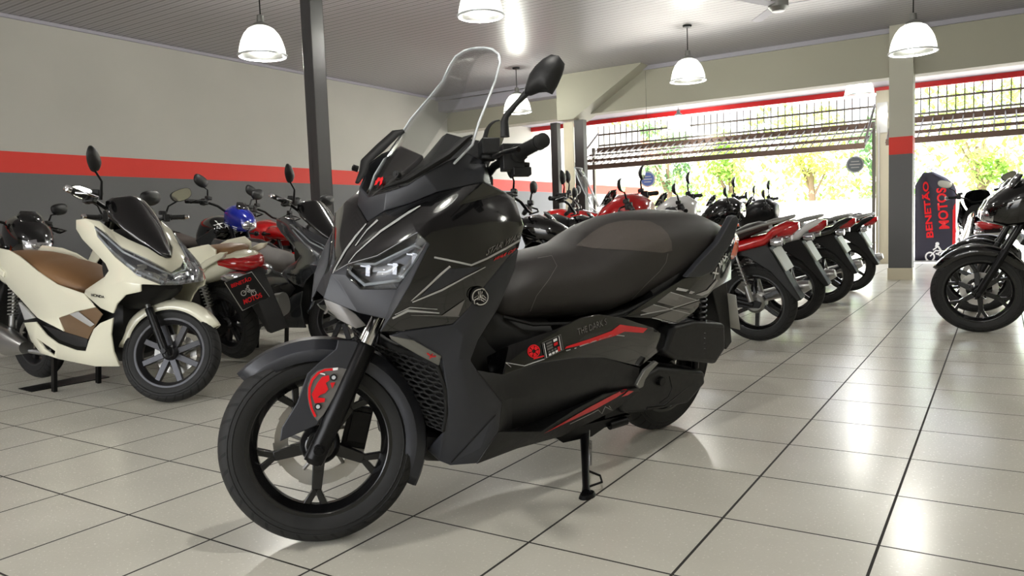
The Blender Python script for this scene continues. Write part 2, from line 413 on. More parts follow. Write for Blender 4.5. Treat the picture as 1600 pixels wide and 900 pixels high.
def wall_mat(name, z1=1.587, z2=1.805, top=(.67, .66, .635)):
    m = mat(name, top, .6, bump=.05); nt, b = nodes(m); N = nt.nodes.new; L = nt.links.new
    g = N('ShaderNodeNewGeometry'); s = N('ShaderNodeSeparateXYZ'); L(g.outputs['Position'], s.inputs[0])
    mr = N('ShaderNodeMath'); mr.operation = 'DIVIDE'; L(s.outputs[2], mr.inputs[0]); mr.inputs[1].default_value = 4
    cr = N('ShaderNodeValToRGB'); cr.color_ramp.interpolation = 'CONSTANT'; L(mr.outputs[0], cr.inputs[0]); e = cr.color_ramp.elements
    e[0].position = 0; e[0].color = (*lin((.36, .36, .365)), 1); e[1].position = z1/4; e[1].color = (*lin((.80, .18, .13)), 1)
    k = e.new(z2/4); k.color = (*lin(top), 1)
    nz = N('ShaderNodeTexNoise'); nz.inputs['Scale'].default_value = 1.4; nz.inputs['Detail'].default_value = 7; L(g.outputs['Position'], nz.inputs['Vector'])
    mp = N('ShaderNodeMapRange'); L(nz.outputs['Fac'], mp.inputs['Value']); mp.inputs['To Min'].default_value = .9; mp.inputs['To Max'].default_value = 1.07
    mx = N('ShaderNodeMixRGB'); mx.blend_type = 'MULTIPLY'; mx.inputs[0].default_value = 1; L(cr.outputs[0], mx.inputs[1]); L(mp.outputs[0], mx.inputs[2]); L(mx.outputs[0], b.inputs['Base Color'])
    return m
G['floor'] = floor_mat(); G['wall'] = wall_mat('banded wall paint'); G['column'] = wall_mat('banded column paint', top=(.68, .67, .62))
G['beam'] = mat('beige beam paint', (.61, .60, .545), .6, bump=.04)
G['slab'] = mat('slab soffit paint', (.62, .61, .65), .5)
G['redtrim'] = mat('red fascia paint', (.80, .12, .13), .4)
G['base'] = mat('cream skirting tile', (.80, .77, .68), .3)
def ceil_mat():
    m = mat('ribbed plastic ceiling', (.56, .545, .56), .3); nt, b = nodes(m); N = nt.nodes.new; L = nt.links.new
    g = N('ShaderNodeNewGeometry'); s = N('ShaderNodeSeparateXYZ'); L(g.outputs['Position'], s.inputs[0])
    def M(op, a, c=None):
        n = N('ShaderNodeMath'); n.operation = op
        for i, v in enumerate((a, c)):
            if v is None: continue
            if isinstance(v, (int, float)): n.inputs[i].default_value = v
            else: L(v, n.inputs[i])
        return n.outputs[0]
    fr = M('FRACT', M('DIVIDE', s.outputs[1], .1)); d = M('ABSOLUTE', M('SUBTRACT', fr, .5)); gr = M('GREATER_THAN', d, .42)
    mx = N('ShaderNodeMixRGB'); L(gr, mx.inputs[0]); mx.inputs[1].default_value = b.inputs['Base Color'].default_value; mx.inputs[2].default_value = (*lin((.36, .35, .35)), 1); L(mx.outputs[0], b.inputs['Base Color'])
    sn = M('SINE', M('MULTIPLY', s.outputs[1], 2*PI/.05))
    bp = N('ShaderNodeBump'); bp.inputs['Strength'].default_value = .5; bp.inputs['Distance'].default_value = .004; L(M('SUBTRACT', M('MULTIPLY', sn, .3), gr), bp.inputs['Height']); L(bp.outputs[0], b.inputs['Normal'])
    return m
G['ceil'] = ceil_mat()
X0, X1, Y0, Y1 = -5.45, 6.2, -6.0, 13.6
b = MB(); b.box(((X0+X1)/2, (Y0+13)/2, -.1), (X1-X0+.4, 13-Y0, .2)); struct('floor', b, 'floor', smooth=0)
b = MB(); b.box((X0-.1, (Y0+19)/2, 1.7), (.2, 19-Y0, 3.4)); struct('wall_left', b, 'wall', smooth=0)
b = MB(); b.box((X1+.1, (Y0+Y1)/2, 1.7), (.2, Y1-Y0, 3.4)); struct('wall_right', b, 'beam', smooth=0)
b = MB(); b.box((X0+1.3, Y0-.1, 1.7), (2.6, .2, 3.4)); b.box((X1-1.8, Y0-.1, 1.7), (3.6, .2, 3.4)); b.box(((X0+X1)/2, Y0-.1, 2.95), (X1-X0, .2, .9)); struct('wall_back', b, 'beam', smooth=0)  # back wall out of view, its opening added and sized to let daylight in
b = MB(); b.box(((X0+X1)/2, (Y0+10.34)/2, CEIL+.05), (X1-X0, 10.34-Y0, .1)); struct('ceiling', b, 'ceil', smooth=0)
b = MB(); b.box((X0+.02, (Y0+9.8)/2, CEIL-.02), (.035, 9.8-Y0, .035)); struct('trim_1', b, 'slab')
b = MB(); b.box(((X0+X1)/2, 9.73, CEIL-.03), (X1-X0, .04, .06)); struct('trim_2', b, 'slab')
# header beam over the opening, stepped haunch on its left
b = MB(); b.box(((-2.6+X1)/2, 9.87, 2.90), (X1+2.6, .24, .62)); struct('wall_front', b, 'beam', smooth=0)
b = MB(); b.box(((X0-2.8)/2, 10.2, 2.93), (-2.8-X0, .3, .62)); struct('wall_front_left', b, 'beam', smooth=0)
b = MB(); b.prism([(-2.82, 3.22), (-1.37, 3.22), (-1.39, 3.185), (-2.53, 2.5), (-2.82, 2.5)], 9.45, 9.95); struct('trim_3', b, 'beam', smooth=0)
b = MB(); b.box((2.045, 9.72, 1.6), (.27, .28, 3.2)); struct('wall_pillar', b, 'column', smooth=0)
b = MB(); b.box((2.045, 9.72, .075), (.29, .30, .15)); struct('baseboard_pillar', b, 'base')
# slab over the forecourt and its red fascia
b = MB(); b.box(((X0+X1)/2, 11.6, 3.05), (X1-X0, 3.6, .18)); struct('ceiling_forecourt', b, 'slab', smooth=0)
b = MB(); b.box(((X0+X1)/2, 13.05, 2.93), (X1-X0, .05, .11)); struct('trim_4', b, 'redtrim')
# steel posts
G['darkpost'] = mat('brown black steel', (.13, .11, .11), .45, .2)
G['poststeel'] = mat('painted dark steel', (.27, .265, .27), .35, .2, 0, .05, 8)
def post(name, x, y, w, d, h, lab, m='poststeel'):
    b = MB(); t = .008
    b.box((x, y-d/2+t/2, h/2), (w, t, h)); b.box((x, y+d/2-t/2, h/2), (w, t, h)); b.box((x+w/2-t/2, y, h/2), (t, d, h)); b.box((x-w*.1, y, h/2), (t, d, h))
    b.box((x-w*.42, y-d/2+.02, h/2), (.01, .03, h)); b.box((x, y, .008), (w+.06, d+.06, .016))
    o = b.build(name, m, None, bevel=.002); return tag(o, lab, 'post')
post('steel_post', -1.83, 3.42, .115, .15, CEIL-.001, 'tall black steel post rising to the ceiling behind the grey scooter')
post('steel_post', -2.95, 9.62, .12, .12, 2.49, 'dark steel post at the left of the opening, the left one of two', 'darkpost')
post('steel_post', -2.50, 9.62, .16, .12, 2.49, 'broader dark brown steel post at the left edge of the wide opening', 'darkpost')
b = MB(); b.box((-2.72, 9.64, 1.24), (.17, .04, 2.48)); struct('trim_5', b, 'base')
b = MB(); b.box((1.43, 13.1, 1.45), (.2, .18, 2.9)); struct('trim_6', b, 'base')
# upper fence and tilted overhead gates
G['gate'] = mat('grey gate steel', (.40, .38, .36), .4, .5)
G['gateb'] = mat('brown gate steel', (.36, .28, .24), .45, .3)
def gate(x0, x1, zt, zb, lab_f, lab_g, yb=13.25):
    r = thing('railing', Matrix.Translation(((x0+x1)/2, yb, zb)), lab_f, 'railing'); w = (x1-x0)/2
    for z in (.06, zt-zb-.18):
        b = MB(); b.box((0, 0, z), (2*w, .03, .035)); b.build('rail', 'gate', r)
    b = MB(); n = int((x1-x0)/.125)
    for k in range(n+1): b.cyl((-w+k*2*w/n, 0, 0), (-w+k*2*w/n, 0, zt-zb), .011, n=6)
    o = b.build('bar', 'gate', r); o['kind'] = 'stuff'
    g = thing('overhead_gate', Matrix.Translation(((x0+x1)/2, yb, zb)), lab_g, 'gate')
    def yz(t): return (-1.2*t-.06, -.04-.43*t)
    for t, h, mm in ((0, .10, 'gateb'), (.3, .03, 'gate'), (.62, .05, 'gateb'), (1, .09, 'gateb')):
        b = MB(); y, z = yz(t); b.box((0, y, z), (2*w, .06, h)); b.build('crossbeam', mm, g)
    b = MB(); n = int((x1-x0)/.14)
    for k in range(n+1):
        y, z = yz(1); b.tube([(-w+k*2*w/n, -.06, -.02), (-w+k*2*w/n, y, z)], .012, 6)
    o = b.build('bar', 'gate', g); o['kind'] = 'stuff'
    for s in (-1, 1):
        b = MB(); b.box((s*w*1.0, -.25, -zb/2), (.05, .06, zb-.002)); b.build('side_track', 'gate', g)
        b = MB(); y, z = yz(1); b.tube([(s*w*.995, -.05, .3), (s*w*.995, y, z)], .02, 8); b.build('lift_arm', 'gate', g)
gate(-3.95, 1.3, 2.86, 2.40, 'row of thin vertical railing bars above the wide left opening', 'folded-up barred steel gate hanging over the wide left opening')
gate(1.6, 6.0, 2.90, 2.42, 'row of thin vertical railing bars above the opening right of the pillar', 'folded-up barred steel gate over the opening right of the pillar')
# meter box with pipe on the white post
b = MB(); b.box((1.43, 12.99, 2.45), (.16, .03, .5)); b.tube([(1.38, 12.98, 2.3), (1.38, 12.98, .002)], .012); tag(b.build('conduit_panel', 'whitepaint', None), 'white panel and conduit fixed to the pale post behind the pillar', 'panel')
# ------------------------------------------------------------------ pendant lamps
def prism_glass():
    m = glass('prismatic acrylic', (.9, .92, .9), .2, .3); nt = m.node_tree
    tr = nt.nodes.new('ShaderNodeBsdfTranslucent'); tr.inputs['Color'].default_value = (.95, .96, .9, 1)
    mx = nt.nodes.new('ShaderNodeMixShader'); mx.inputs[0].default_value = .045
    out = [n for n in nt.nodes if n.type == 'OUTPUT_MATERIAL'][0]; src = out.inputs[0].links[0].from_socket
    nt.links.new(src, mx.inputs[1]); nt.links.new(tr.outputs[0], mx.inputs[2]); nt.links.new(mx.outputs[0], out.inputs[0]); return m
G['prism'] = prism_glass()
G['bulb'] = mat('glowing bulb', (1, 1, 1), .3, emis=(1, .98, .92), es=6)
LAMPS = [(-2.48, 3.42, 2.46, 'nearest pendant lamp with clear bell shade, left of the tall black post'), (-.9, 4.6, 2.78, 'pendant lamp cut by the top edge, just above the clear windscreen'),
         (-2.97, 8.51, 2.55, 'pendant lamp with bell shade seen beside the scooter mirror'), (-.1, 7.84, 2.54, 'pendant lamp with bell shade hanging before the stepped beam'),
         (-1.85, 12.26, 2.50, 'small glowing pendant lamp under the forecourt, right of the stepped beam'), (2.4, 7.02, 2.37, 'large pendant lamp with bell shade in front of the red and grey pillar'),
         (1.32, 11.28, 2.62, 'pendant lamp half hidden by the beam left of the pillar')]
FILL_LAMPS = [(2.2, .2, 2.5), (-2.6, -1.4, 2.5), (.2, -3.6, 2.5), (4.6, 3.4, 2.5), (4.4, -3.2, 2.5)]  # unseen pendants added out of frame as fill light
proto = None
def lamp(x, y, z, lab, ceil=None):
    ce = CEIL if ceil is None else ceil
    r = thing('pendant_lamp', Matrix.Translation((x, y, z)), lab, 'lamp', 'bell-shaped pendant lamps')
    b = MB(); prof = [(.21, 0), (.215, .004), (.206, .02), (.198, .07), (.182, .13), (.155, .19), (.115, .24), (.07, .265)]
    b.lathe(prof, (0, 0, 0), 'z', 40); b.build('lamp_shade', 'prism', r, solid=.003, smooth=180)
    b = MB(); b.lathe([(.205, -.003), (.219, -.003), (.219, .010), (.205, .010), (.205, -.003)], (0, 0, 0), 'z', 40); b.build('shade_rim', 'drl', r)
    b = MB(); b.lathe([(.0, .26), (.075, .262), (.065, .285), (.035, .30), (.03, .36), (.0, .37)], (0, 0, 0), 'z', 24); b.build('socket_cap', 'alu', r)
    b = MB(); b.ball((0, 0, .17), .05, (1, 1, 1.3), 16); b.build('bulb', 'bulb', r, smooth=180)
    b = MB(); b.tube([(0, 0, .36), (0, 0, ce-z-.01)], .006, 8); b.lathe([(0, ce-z-.03), (.05, ce-z-.02), (.055, ce-z-.001), (0, ce-z-.001)], (0, 0, 0), 'z', 20); b.build('cable', 'blackmetal', r)
    ld = bpy.data.lights.new('lamp_light', 'POINT'); ld.energy = LP; ld.color = (1, .97, .9); ld.shadow_soft_size = .06
    lo = bpy.data.objects.new('lamp_light', ld); C.objects.link(lo); lo.location = (x, y, z+.06)
    return r
LP = 24
for x, y, z, lab in LAMPS: lamp(x, y, z, lab, 2.96 if y > 10 else None)
for i, (x, y, z) in enumerate(FILL_LAMPS): lamp(x, y, z, ['pendant lamp behind the camera, right', 'pendant lamp behind the camera, far left', 'pendant lamp behind the camera, middle', 'pendant lamp to the right of the aisle, near', 'pendant lamp behind the camera, far right'][i])
# ceiling fan seen edge-on
f = thing('ceiling_fan', Matrix.Translation((1.19, 6.9, 3.0)), 'ceiling fan at the top edge, left of the large pendant lamp', 'fan')
b = MB(); b.lathe([(0, -.07), (.06, -.06), (.1, -.02), (.1, .04), (.03, .08), (.02, .199), (0, .199)], (0, 0, 0), 'z', 28); b.build('motor', 'alu', f)
for k in range(3):
    a = k*2*PI/3+.1; b = MB(); rt = Matrix.Rotation(a, 3, 'Z'); b.box(rt @ Vector((.36, 0, 0)), (.5, .1, .006), rt @ Matrix.Rotation(.15, 3, 'X')); b.build('blade', 'slab', f)
# ------------------------------------------------------------------ outside
G['ground'] = mat('pale pavement', (.86, .85, .82), .8, scale=2); G['asphalt'] = mat('sunlit asphalt', (.72, .71, .70), .9, scale=2)
b = MB(); b.box((0, 17, -.11), (60, 8, .2)); struct('floor_sidewalk', b, 'ground', smooth=0)
b = MB(); b.box((0, 31, -.14), (90, 20, .2)); struct('floor_street', b, 'asphalt', smooth=0)
b = MB(); b.box((0, 24, .65), (60, .25, 1.3)); struct('wall_street', b, 'ground', smooth=0)
b = MB(); b.box((-11.3, 30, 2.18), (3.0, 4, 4.4)); b.box((-11.3, 27.95, 3.4), (3.2, .3, .25)); b.box((-11.9, 27.98, 1.1), (.9, .06, 2.1)); G['orangewall'] = mat('orange plaster', (.86, .56, .42), .8)
tag(b.build('building', 'orangewall', None), 'orange walled building far across the street, behind the white head of the row', 'building')
def leaf_mat(n, c):
    m = mat(n, c, .5, scale=3); nt, b = nodes(m); b.inputs['Subsurface Weight'].default_value = 0
    tr = nt.nodes.new('ShaderNodeBsdfTranslucent'); tr.inputs['Color'].default_value = (*lin(tuple(min(1, v*1.25) for v in c)), 1); mx = nt.nodes.new('ShaderNodeMixShader'); mx.inputs[0].default_value = .55
    out = [k for k in nt.nodes if k.type == 'OUTPUT_MATERIAL'][0]; nt.links.new(b.outputs[0], mx.inputs[1]); nt.links.new(tr.outputs[0], mx.inputs[2]); nt.links.new(mx.outputs[0], out.inputs[0]); return m
G['leaf'] = [leaf_mat('leaves green', (.52, .62, .32)), leaf_mat('leaves yellow green', (.68, .74, .4)), leaf_mat('leaves dark', (.40, .52, .36))]
G['bark'] = mat('bark', (.45, .38, .3), .9)
def tree(x, y, h, r, k, lab):
    t = thing('tree', Matrix.Translation((x, y, -.02)), lab, 'tree', 'trees across the street'); rnd = random.Random(int(x*31+y*7))
    b = MB(); b.tube([(0, 0, 0), (.1, 0, h*.3), (-.05, .1, h*.6)], [.16, .12, .06], 8)
    for j in range(5): a = j*1.3; b.tube([(0, 0, h*(.25+.06*j)), (math.cos(a)*r*.5, math.sin(a)*r*.5, h*(.5+.06*j))], [.06, .02], 6)
    b.build('trunk', 'bark', t)
    b = MB(); cl = [(rnd.uniform(-r, r)*.75, rnd.uniform(-r, r)*.6, h*rnd.uniform(.28, .95)) for _ in range(16)]
    for i in range(1500):
        c = Vector(rnd.choice(cl)); d = Vector((rnd.gauss(0, 1), rnd.gauss(0, 1), rnd.gauss(0, .8))); p = c+d.normalized()*r*.38*rnd.random()**.4
        s = rnd.uniform(.07, .15); q = Matrix.Rotation(rnd.uniform(0, 6.3), 3, 'Z') @ Matrix.Rotation(rnd.uniform(-1, 1), 3, 'X')
        b.add([p+q @ Vector(v) for v in ((-s*.5, 0, 0), (0, -s, .02), (s*.5, 0, 0), (0, s, -.02))], [(0, 1, 2, 3)])
    b.build('foliage', G['leaf'][k], t, smooth=0, weld=False)
TR = [(-15.6, 27, 4.6, 2.0, 0, 'leftmost broad tree seen over the red motorcycle head'), (-7.9, 27.4, 4.8, 1.25, 2, 'dark leafy tree right of the orange building'), (-5.2, 26.6, 3.9, 1.2, 0, 'low green tree behind the dark head of the row'),
      (-2.6, 27.3, 5.0, 1.2, 1, 'tall yellow green tree near the middle of the wide opening'), (-.1, 26.5, 4.4, 1.2, 2, 'dark tree left of the round hanging sign'), (2.5, 27.3, 4.8, 1.2, 0, 'green tree just behind the pillar'),
      (5.1, 26.6, 4.4, 1.2, 1, 'yellow green tree above the feather banner'), (7.7, 27.3, 5.2, 1.2, 0, 'green tree right of the feather banner'), (10.3, 26.6, 4.8, 1.2, 1, 'rightmost tree beside the dark mirrors')]
for a in TR: tree(*a)
b = MB(); rnd = random.Random(3)
for i in range(9000):
    x = rnd.uniform(-17, 13); top_ = 3.2+1.6*math.sin(x*.9)+1.0*math.sin(x*2.3+1); z = .6+(top_+1.3)*rnd.random()**.8; p = Vector((x, 33.6+rnd.uniform(-.8, .8)+.3*math.sin(x*3), z))
    s = rnd.uniform(.12, .24); q = Matrix.Rotation(rnd.uniform(0, 6.3), 3, 'Z') @ Matrix.Rotation(rnd.uniform(-1, 1), 3, 'X')
    b.add([p+q @ Vector(v) for v in ((-s*.5, 0, 0), (0, -s, .02), (s*.5, 0, 0), (0, s, -.02))], [(0, 1, 2, 3)])
tag(b.build('hedge', G['leaf'][0], None, smooth=0, weld=False), 'long overgrown green hedge far across the street behind the trees', 'hedge', kind='stuff')
# feather banner at the doorway
G['bannercloth'] = mat('navy banner cloth', (.17, .16, .22), .6)
fl = thing('feather_banner', Matrix.Translation((2.17, 13.75, -.01)) @ Matrix.Rotation(R(4), 4, 'Z'), 'navy feather banner with red vertical lettering and a white rider drawing, standing outside the doorway', 'banner')
FX = lambda u: u*.62-.31
b = MB(); rows = []
for i in range(15):
    v = i/14; z = .02+v*1.52; wl_ = 0; wr = 1 if v < .78 else 1-((v-.78)/.22)**2*.55; wl_ = 0 if v < .86 else ((v-.86)/.14)*.2
    rows.append([Vector((FX(wl_+(wr-wl_)*k/8), .03*math.sin(k*1.1+v*5)*v, z)) for k in range(9)])
b.grid(rows); cloth = b.build('cloth', 'bannercloth', fl, solid=.003)
b = MB(); b.grid([[r[-1]+Vector((dx, -.004, 0)) for dx in (-.05, 0)] for r in rows]); b.build('red_edge', 'red', fl, solid=.003)
b = MB(); b.tube([(-.33, 0, 0), (-.33, 0, 1.3), (-.28, 0, 1.5), (-.12, 0, 1.6), (.05, 0, 1.56)], .01, 8); b.box((-.33, 0, .01), (.3, .3, .02)); b.box((0, -.03, .012), (.8, .2, .02)); b.build('pole', 'steel', fl)
rd_ = quad_text
def rider(c, w, h):
    cx, cy = c; o = []
    for sx in (-.33, .33): o += ring2(cx+sx*w, cy+.27*h, .13*w, .19*w, 16)
    o += line([(cx-.33*w, cy+.25*h), (cx-.12*w, cy-.05*h), (cx+.2*w, cy-.02*h), (cx+.33*w, cy+.25*h)], .05*w)+line([(cx-.12*w, cy+.1*h), (cx+.05*w, cy+.2*h), (cx+.2*w, cy)], .05*w)
    o += line([(cx+.1*w, cy), (cx-.02*w, cy-.25*h), (cx-.14*w, cy-.3*h)], .07*w)+line([(cx-.05*w, cy-.25*h), (cx-.22*w, cy-.08*h)], .05*w)+line([(cx+.1*w, cy), (cx-.06*w, cy+.12*h)], .06*w)
    o += [circ2(cx-.06*w, cy-.40*h, .075*w, .085*h*1.1, 12)]+line([(cx+.2*w, cy-.02*h), (cx+.42*w, cy-.06*h)], .04*w)
    return o
decal('banner_lettering', 'red', quad_text('BENETÃO', (1459, 371), (1450, 283), (1439, 285), (1445, 372), .03), [cloth], fl, .01, 'red BENETÃO lettering running up the banner')
decal('banner_word', 'red', quad_text('MOTOS', (1484, 357), (1478, 292), (1463, 294), (1467, 358), .03), [cloth], fl, .01)
decal('rider_drawing', 'white', rider((1467, 393), 42, 30), [cloth], fl, .01, 'white line drawing of a rider on a motorcycle')
# round stickers seen against the light (hanging signs)
for x, y, rr_, dep, lab, cc in ((1336, 257, 13, 10.9, 'round grey hanging sign in the wide opening near the pillar', 'g'), (1012, 280, 12, 8.8, 'round blue sign hanging above the red motorcycle head', 'b')):
    p = CAM+ray(x, y)/F*dep; rad = rr_*dep/F
    G['signc'+cc] = mat('hanging sign '+cc, (.42, .45, .48) if cc == 'g' else (.35, .45, .75), .5)
    s_ = thing('hanging_sign', Matrix.Translation(p) @ Matrix.Rotation(R(8), 4, 'Z'), lab, 'sign')
    b = MB(); b.cyl((0, -.004, 0), (0, .004, 0), rad, n=32); b.build('disc', 'signc'+cc, s_)
    b = MB(); b.lathe([(rad*.86, -.007), (rad*.95, -.007), (rad*.95, -.004), (rad*.86, -.004), (rad*.86, -.007)], (0, 0, 0), 'y', 32); b.box((0, -.006, .0), (rad*1.2, .002, rad*.12)); b.box((0, -.006, -rad*.35), (rad*.9, .002, rad*.1)); b.box((0, -.006, rad*.35), (rad*.9, .002, rad*.1)); b.build('border', 'silver', s_)
    b = MB(); zt = (2.57 if p.y < 10 else 2.96)-p.z; b.tube([(0, 0, rad), (0, 0, zt)], .002, 5); b.build('cord', 'blackmetal', s_)
# ------------------------------------------------------------------ light
w = bpy.data.worlds.new('sky'); bpy.context.scene.world = w; w.use_nodes = True; nt = w.node_tree
bg = nt.nodes['Background']; sk = nt.nodes.new('ShaderNodeTexSky'); sk.sky_type = 'NISHITA'; sk.sun_elevation = R(58); sk.sun_rotation = R(200); sk.sun_disc = False; sk.dust_density = 4; sk.air_density = 1
mx = nt.nodes.new('ShaderNodeMixRGB'); mx.inputs[0].default_value = .45; mx.inputs[2].default_value = (9, 9, 9, 1); nt.links.new(sk.outputs[0], mx.inputs[1]); nt.links.new(mx.outputs[0], bg.inputs[0]); bg.inputs[1].default_value = .42
sd = bpy.data.lights.new('sun', 'SUN'); sd.energy = 11; sd.angle = R(.6); sd.color = (1, .96, .88); so = bpy.data.objects.new('sun', sd); C.objects.link(so)
so.rotation_euler = (R(32), 0, R(25))
sc = bpy.context.scene; sc.view_settings.view_transform = 'Standard'; sc.view_settings.look = 'None'; sc.view_settings.gamma = 1; sc.view_settings.use_curve_mapping = False; sc.view_settings.exposure = 1.45
# ================================================================== the black maxi scooter
HM = pose(1.90879, 1.65992, -1.849175, R(9)); HS = steer(R(-32), 1.54, .095, R(26.5)); HMS = HM @ HS
hero = thing('maxi_scooter', HM, 'large black scooter with tall clear windscreen and red decals, leaning on its side stand', 'scooter')
def B(x, y, Y): return hit(HM, x, y, 1, Y)
def BS(x, y, Y): return hit(HMS, x, y, 1, Y)
P = {k: B(*v) for k, v in {
 'n0': (575, 308, 0), 'n1': (574, 347, 0), 'n2': (548, 384, 0), 'n3': (517, 428, 0), 'n4': (505, 466, 0),
 'g0': (600, 330, .07), 'g1': (640, 318, .12), 'g2': (684, 300, .17), 'g3': (755, 284, .2), 'g4': (795, 303, .17),
 'k1': (588, 366, .09), 'k2': (640, 335, .165), 'h0': (543, 413, .035), 'h1': (589, 401, .115), 'h2': (652, 364, .215), 'h3': (668, 378, .235),
 'l0': (541, 431, .045), 'l1': (563, 452, .1), 'l2': (620, 451, .185), 'l3': (650, 408, .225),
 'c0': (673, 343, .212), 'c1': (720, 318, .215), 'c2': (772, 304, .19), 'd0': (673, 361, .222), 'd1': (740, 333, .235), 'd2': (791, 309, .188),
 's0': (671, 382, .238), 's1': (642, 440, .238), 's2': (620, 478, .225), 's3': (593, 519, .19), 's4': (627, 518, .212),
 's6': (708, 507, .258), 's7': (732, 483, .267), 's8': (758, 447, .272), 's9': (793, 404, .262), 's10': (811, 388, .25), 's11': (819, 352, .23), 's12': (806, 312, .18),
 't1': (700, 430, .262), 't2': (745, 395, .272), 't3': (785, 360, .252),
 'b1': (560, 489, .09), 'b2': (602, 498, .19), 'b0': (529, 440, .02),
 'v0': (603, 300, .07), 'v1': (637, 289, .115), 'v2': (663, 272, .15), 'v3': (699, 252, .165), 'v4': (731, 238, .165), 'v5': (760, 254, .155), 'v6': (768, 289, .165),
 'L0': (608, 525, .2), 'i1': (645, 532, .23), 'L2': (690, 557, .243), 'i2': (686, 572, .232), 'i3': (655, 556, .222), 'i0': (611, 531, .196),
 'q0': (725, 522, .268), 'q1': (735, 640, .262), 'q2': (774, 648, .268), 'e2': (698, 609, .236), 'e3': (700, 647, .232), 'e4': (694, 675, .215), 'e5': (666, 703, .13), 'e6': (686, 721, .165), 'e7': (704, 728, .19),
 'r1': (806, 420, .25), 'r2': (789, 460, .255), 'r3': (779, 482, .255), 'r4': (748, 531, .26), 'r5': (736, 563, .262), 'r6': (745, 578, .265), 'r7': (785, 628, .27), 'r8': (779, 675, .262), 'r9': (745, 725, .235), 'rc': (716, 560, .268),
 'a1': (765, 597, .215), 'a2': (787, 585, .232), 'a3': (840, 568, .235), 'a4': (899, 559, .235), 'a5': (944, 559, .23), 'a6': (1000, 575, .2), 'a7': (995, 603, .2),
 'x0': (800, 622, .242), 'x1': (840, 618, .235), 'm1': (898, 611, .222), 'x2': (944, 598, .212), 'm2': (981, 584, .2),
 'y0': (800, 672, .19), 'y1': (845, 655, .19), 'y2': (898, 634, .19), 'y3': (944, 614, .19),
 'w1': (846, 675, .238), 'w2': (898, 640, .226), 'w3': (944, 616, .216), 'w4': (997, 606, .205), 'z1': (808, 701, .19), 'z2': (877, 682, .18), 'z3': (957, 643, .18), 'z4': (1000, 612, .19),
 'p0': (760, 557, .15), 'p1': (795, 539, .185), 'p2': (867, 515, .205), 'p3': (909, 496, .21), 'p4': (936, 491, .21), 'p5': (973, 496, .205), 'p6': (1021, 512, .19), 'p7': (1040, 523, .18), 'p8': (1040, 541, .185), 'bx': (1000, 573, .205), 'bz': (765, 596, .205),
}.items()}
panels(hero, 'front_cowl', 'gloss', P, ['n1 g0 k1 n2', 'n2 k1 h1 h0', 'n2 h0 n3', 'g0 g1 k2 k1', 'k1 k2 h2 h1', 'g1 g2 c0 k2', 'k2 c0 h2', 'c0 d0 h3 h2', 'g2 g3 c1 c0', 'g3 g4 c2 c1', 'c0 c1 d1 d0', 'c1 c2 d2 d1', 'c2 g4 s12 d2',
   'h3 d0 s0', 's0 d0 d1 t2', 's0 t2 t1 s1', 'd1 d2 t3 t2', 'd2 s12 s11 t3', 't3 s11 s10 s9', 't2 t3 s9 s8', 't1 t2 s8 s7', 's1 t1 s7 s2', 's2 s7 s6 s4', 's2 s4 s3'], thick=.008, bevel=.004)
cowl = C.objects['front_cowl']
panels(hero, 'nose_cover', 'matte', P, ['n3 h0 l0', 'n3 l0 b0', 'b0 l0 l1 b1', 'n3 b0 b1 n4', 'l1 l2 b2 b1', 'l2 s2 b2', 's2 s3 b2', 'h3 s0 s1 l3', 'l3 s1 s2 l2'], thick=.006, bevel=.002)
panels(hero, 'windscreen_panel', 'matte', P, ['n0 v0 g0 n1', 'v0 v1 g1 g0', 'v1 v2 g2 g1', 'v2 v3 g3 g2', 'v3 v4 v5 g3', 'v5 v6 g3', 'v6 g4 g3'], thick=.008, bevel=.004)
panels(hero, 'leg_shield', 'matte', P, ['L0 s4 i1', 's4 s6 L2 i1', 's6 q0 L2', 's6 s7 r4 q0', 's7 s8 r3 r4', 's8 s9 r2 r3', 's9 s10 r1 r2', 'L2 q0 rc e2', 'q0 r4 r5 rc', 'e2 rc r5 r6 q1', 'e2 q1 e3', 'r6 r7 q2 q1', 'e3 q1 e7', 'q1 q2 e7', 'e3 e7 e6 e4', 'e4 e6 e5', 'q2 r8 r9 e7', 'q2 r7 r8'], thick=.012, bevel=.005)
shield = C.objects['leg_shield']
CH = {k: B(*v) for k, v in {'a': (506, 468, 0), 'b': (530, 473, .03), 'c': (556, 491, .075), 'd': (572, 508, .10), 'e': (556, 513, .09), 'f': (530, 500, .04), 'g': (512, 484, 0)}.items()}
panels(hero, 'chin_reflection', 'greydecal', CH, ['a b f g', 'b c e f', 'c d e'], thick=.004, bevel=.001)  # pale grey panel stands in for the floor's reflection on the beak underside
panels(hero, 'turn_signal', 'alu', P, ['L0 i1 i3 i0', 'i1 L2 i2 i3'], thick=.006, bevel=.002)
panels(hero, 'floor_side', 'plastic', P, ['r6 a2 x0 r7', 'r6 a1 a2', 'a2 a3 x1 x0', 'a3 a4 m1 x1', 'a4 a5 x2 m1', 'a5 a6 m2 x2', 'r7 x0 y0 r8', 'x0 x1 y1 y0', 'x1 m1 y2 y1', 'm1 x2 y3 y2', 'x2 m2 a7 y3', 'm2 a6 a7'], thick=.008, bevel=.004, smooth=50)
panels(hero, 'lower_fairing', 'plastic', P, ['r8 w1 z1 r9', 'w1 w2 z2 z1', 'w2 w3 z3 z2', 'w3 w4 z4 z3', 'y0 y1 w1 r8', 'y1 y2 w2 w1', 'y2 y3 w3 w2', 'y3 a7 w4 w3'], thick=.006, bevel=.002)
low = C.objects['lower_fairing']
panels(hero, 'side_panel', 'gloss', P, ['p0 p1 a2 bz', 'p1 p2 a3 a2', 'p2 p3 a4 a3', 'p3 p4 p5 a5 a4', 'p5 p6 bx a5', 'p6 p7 p8 bx'], thick=.008, bevel=.004, smooth=60)
sidep = C.objects['side_panel']
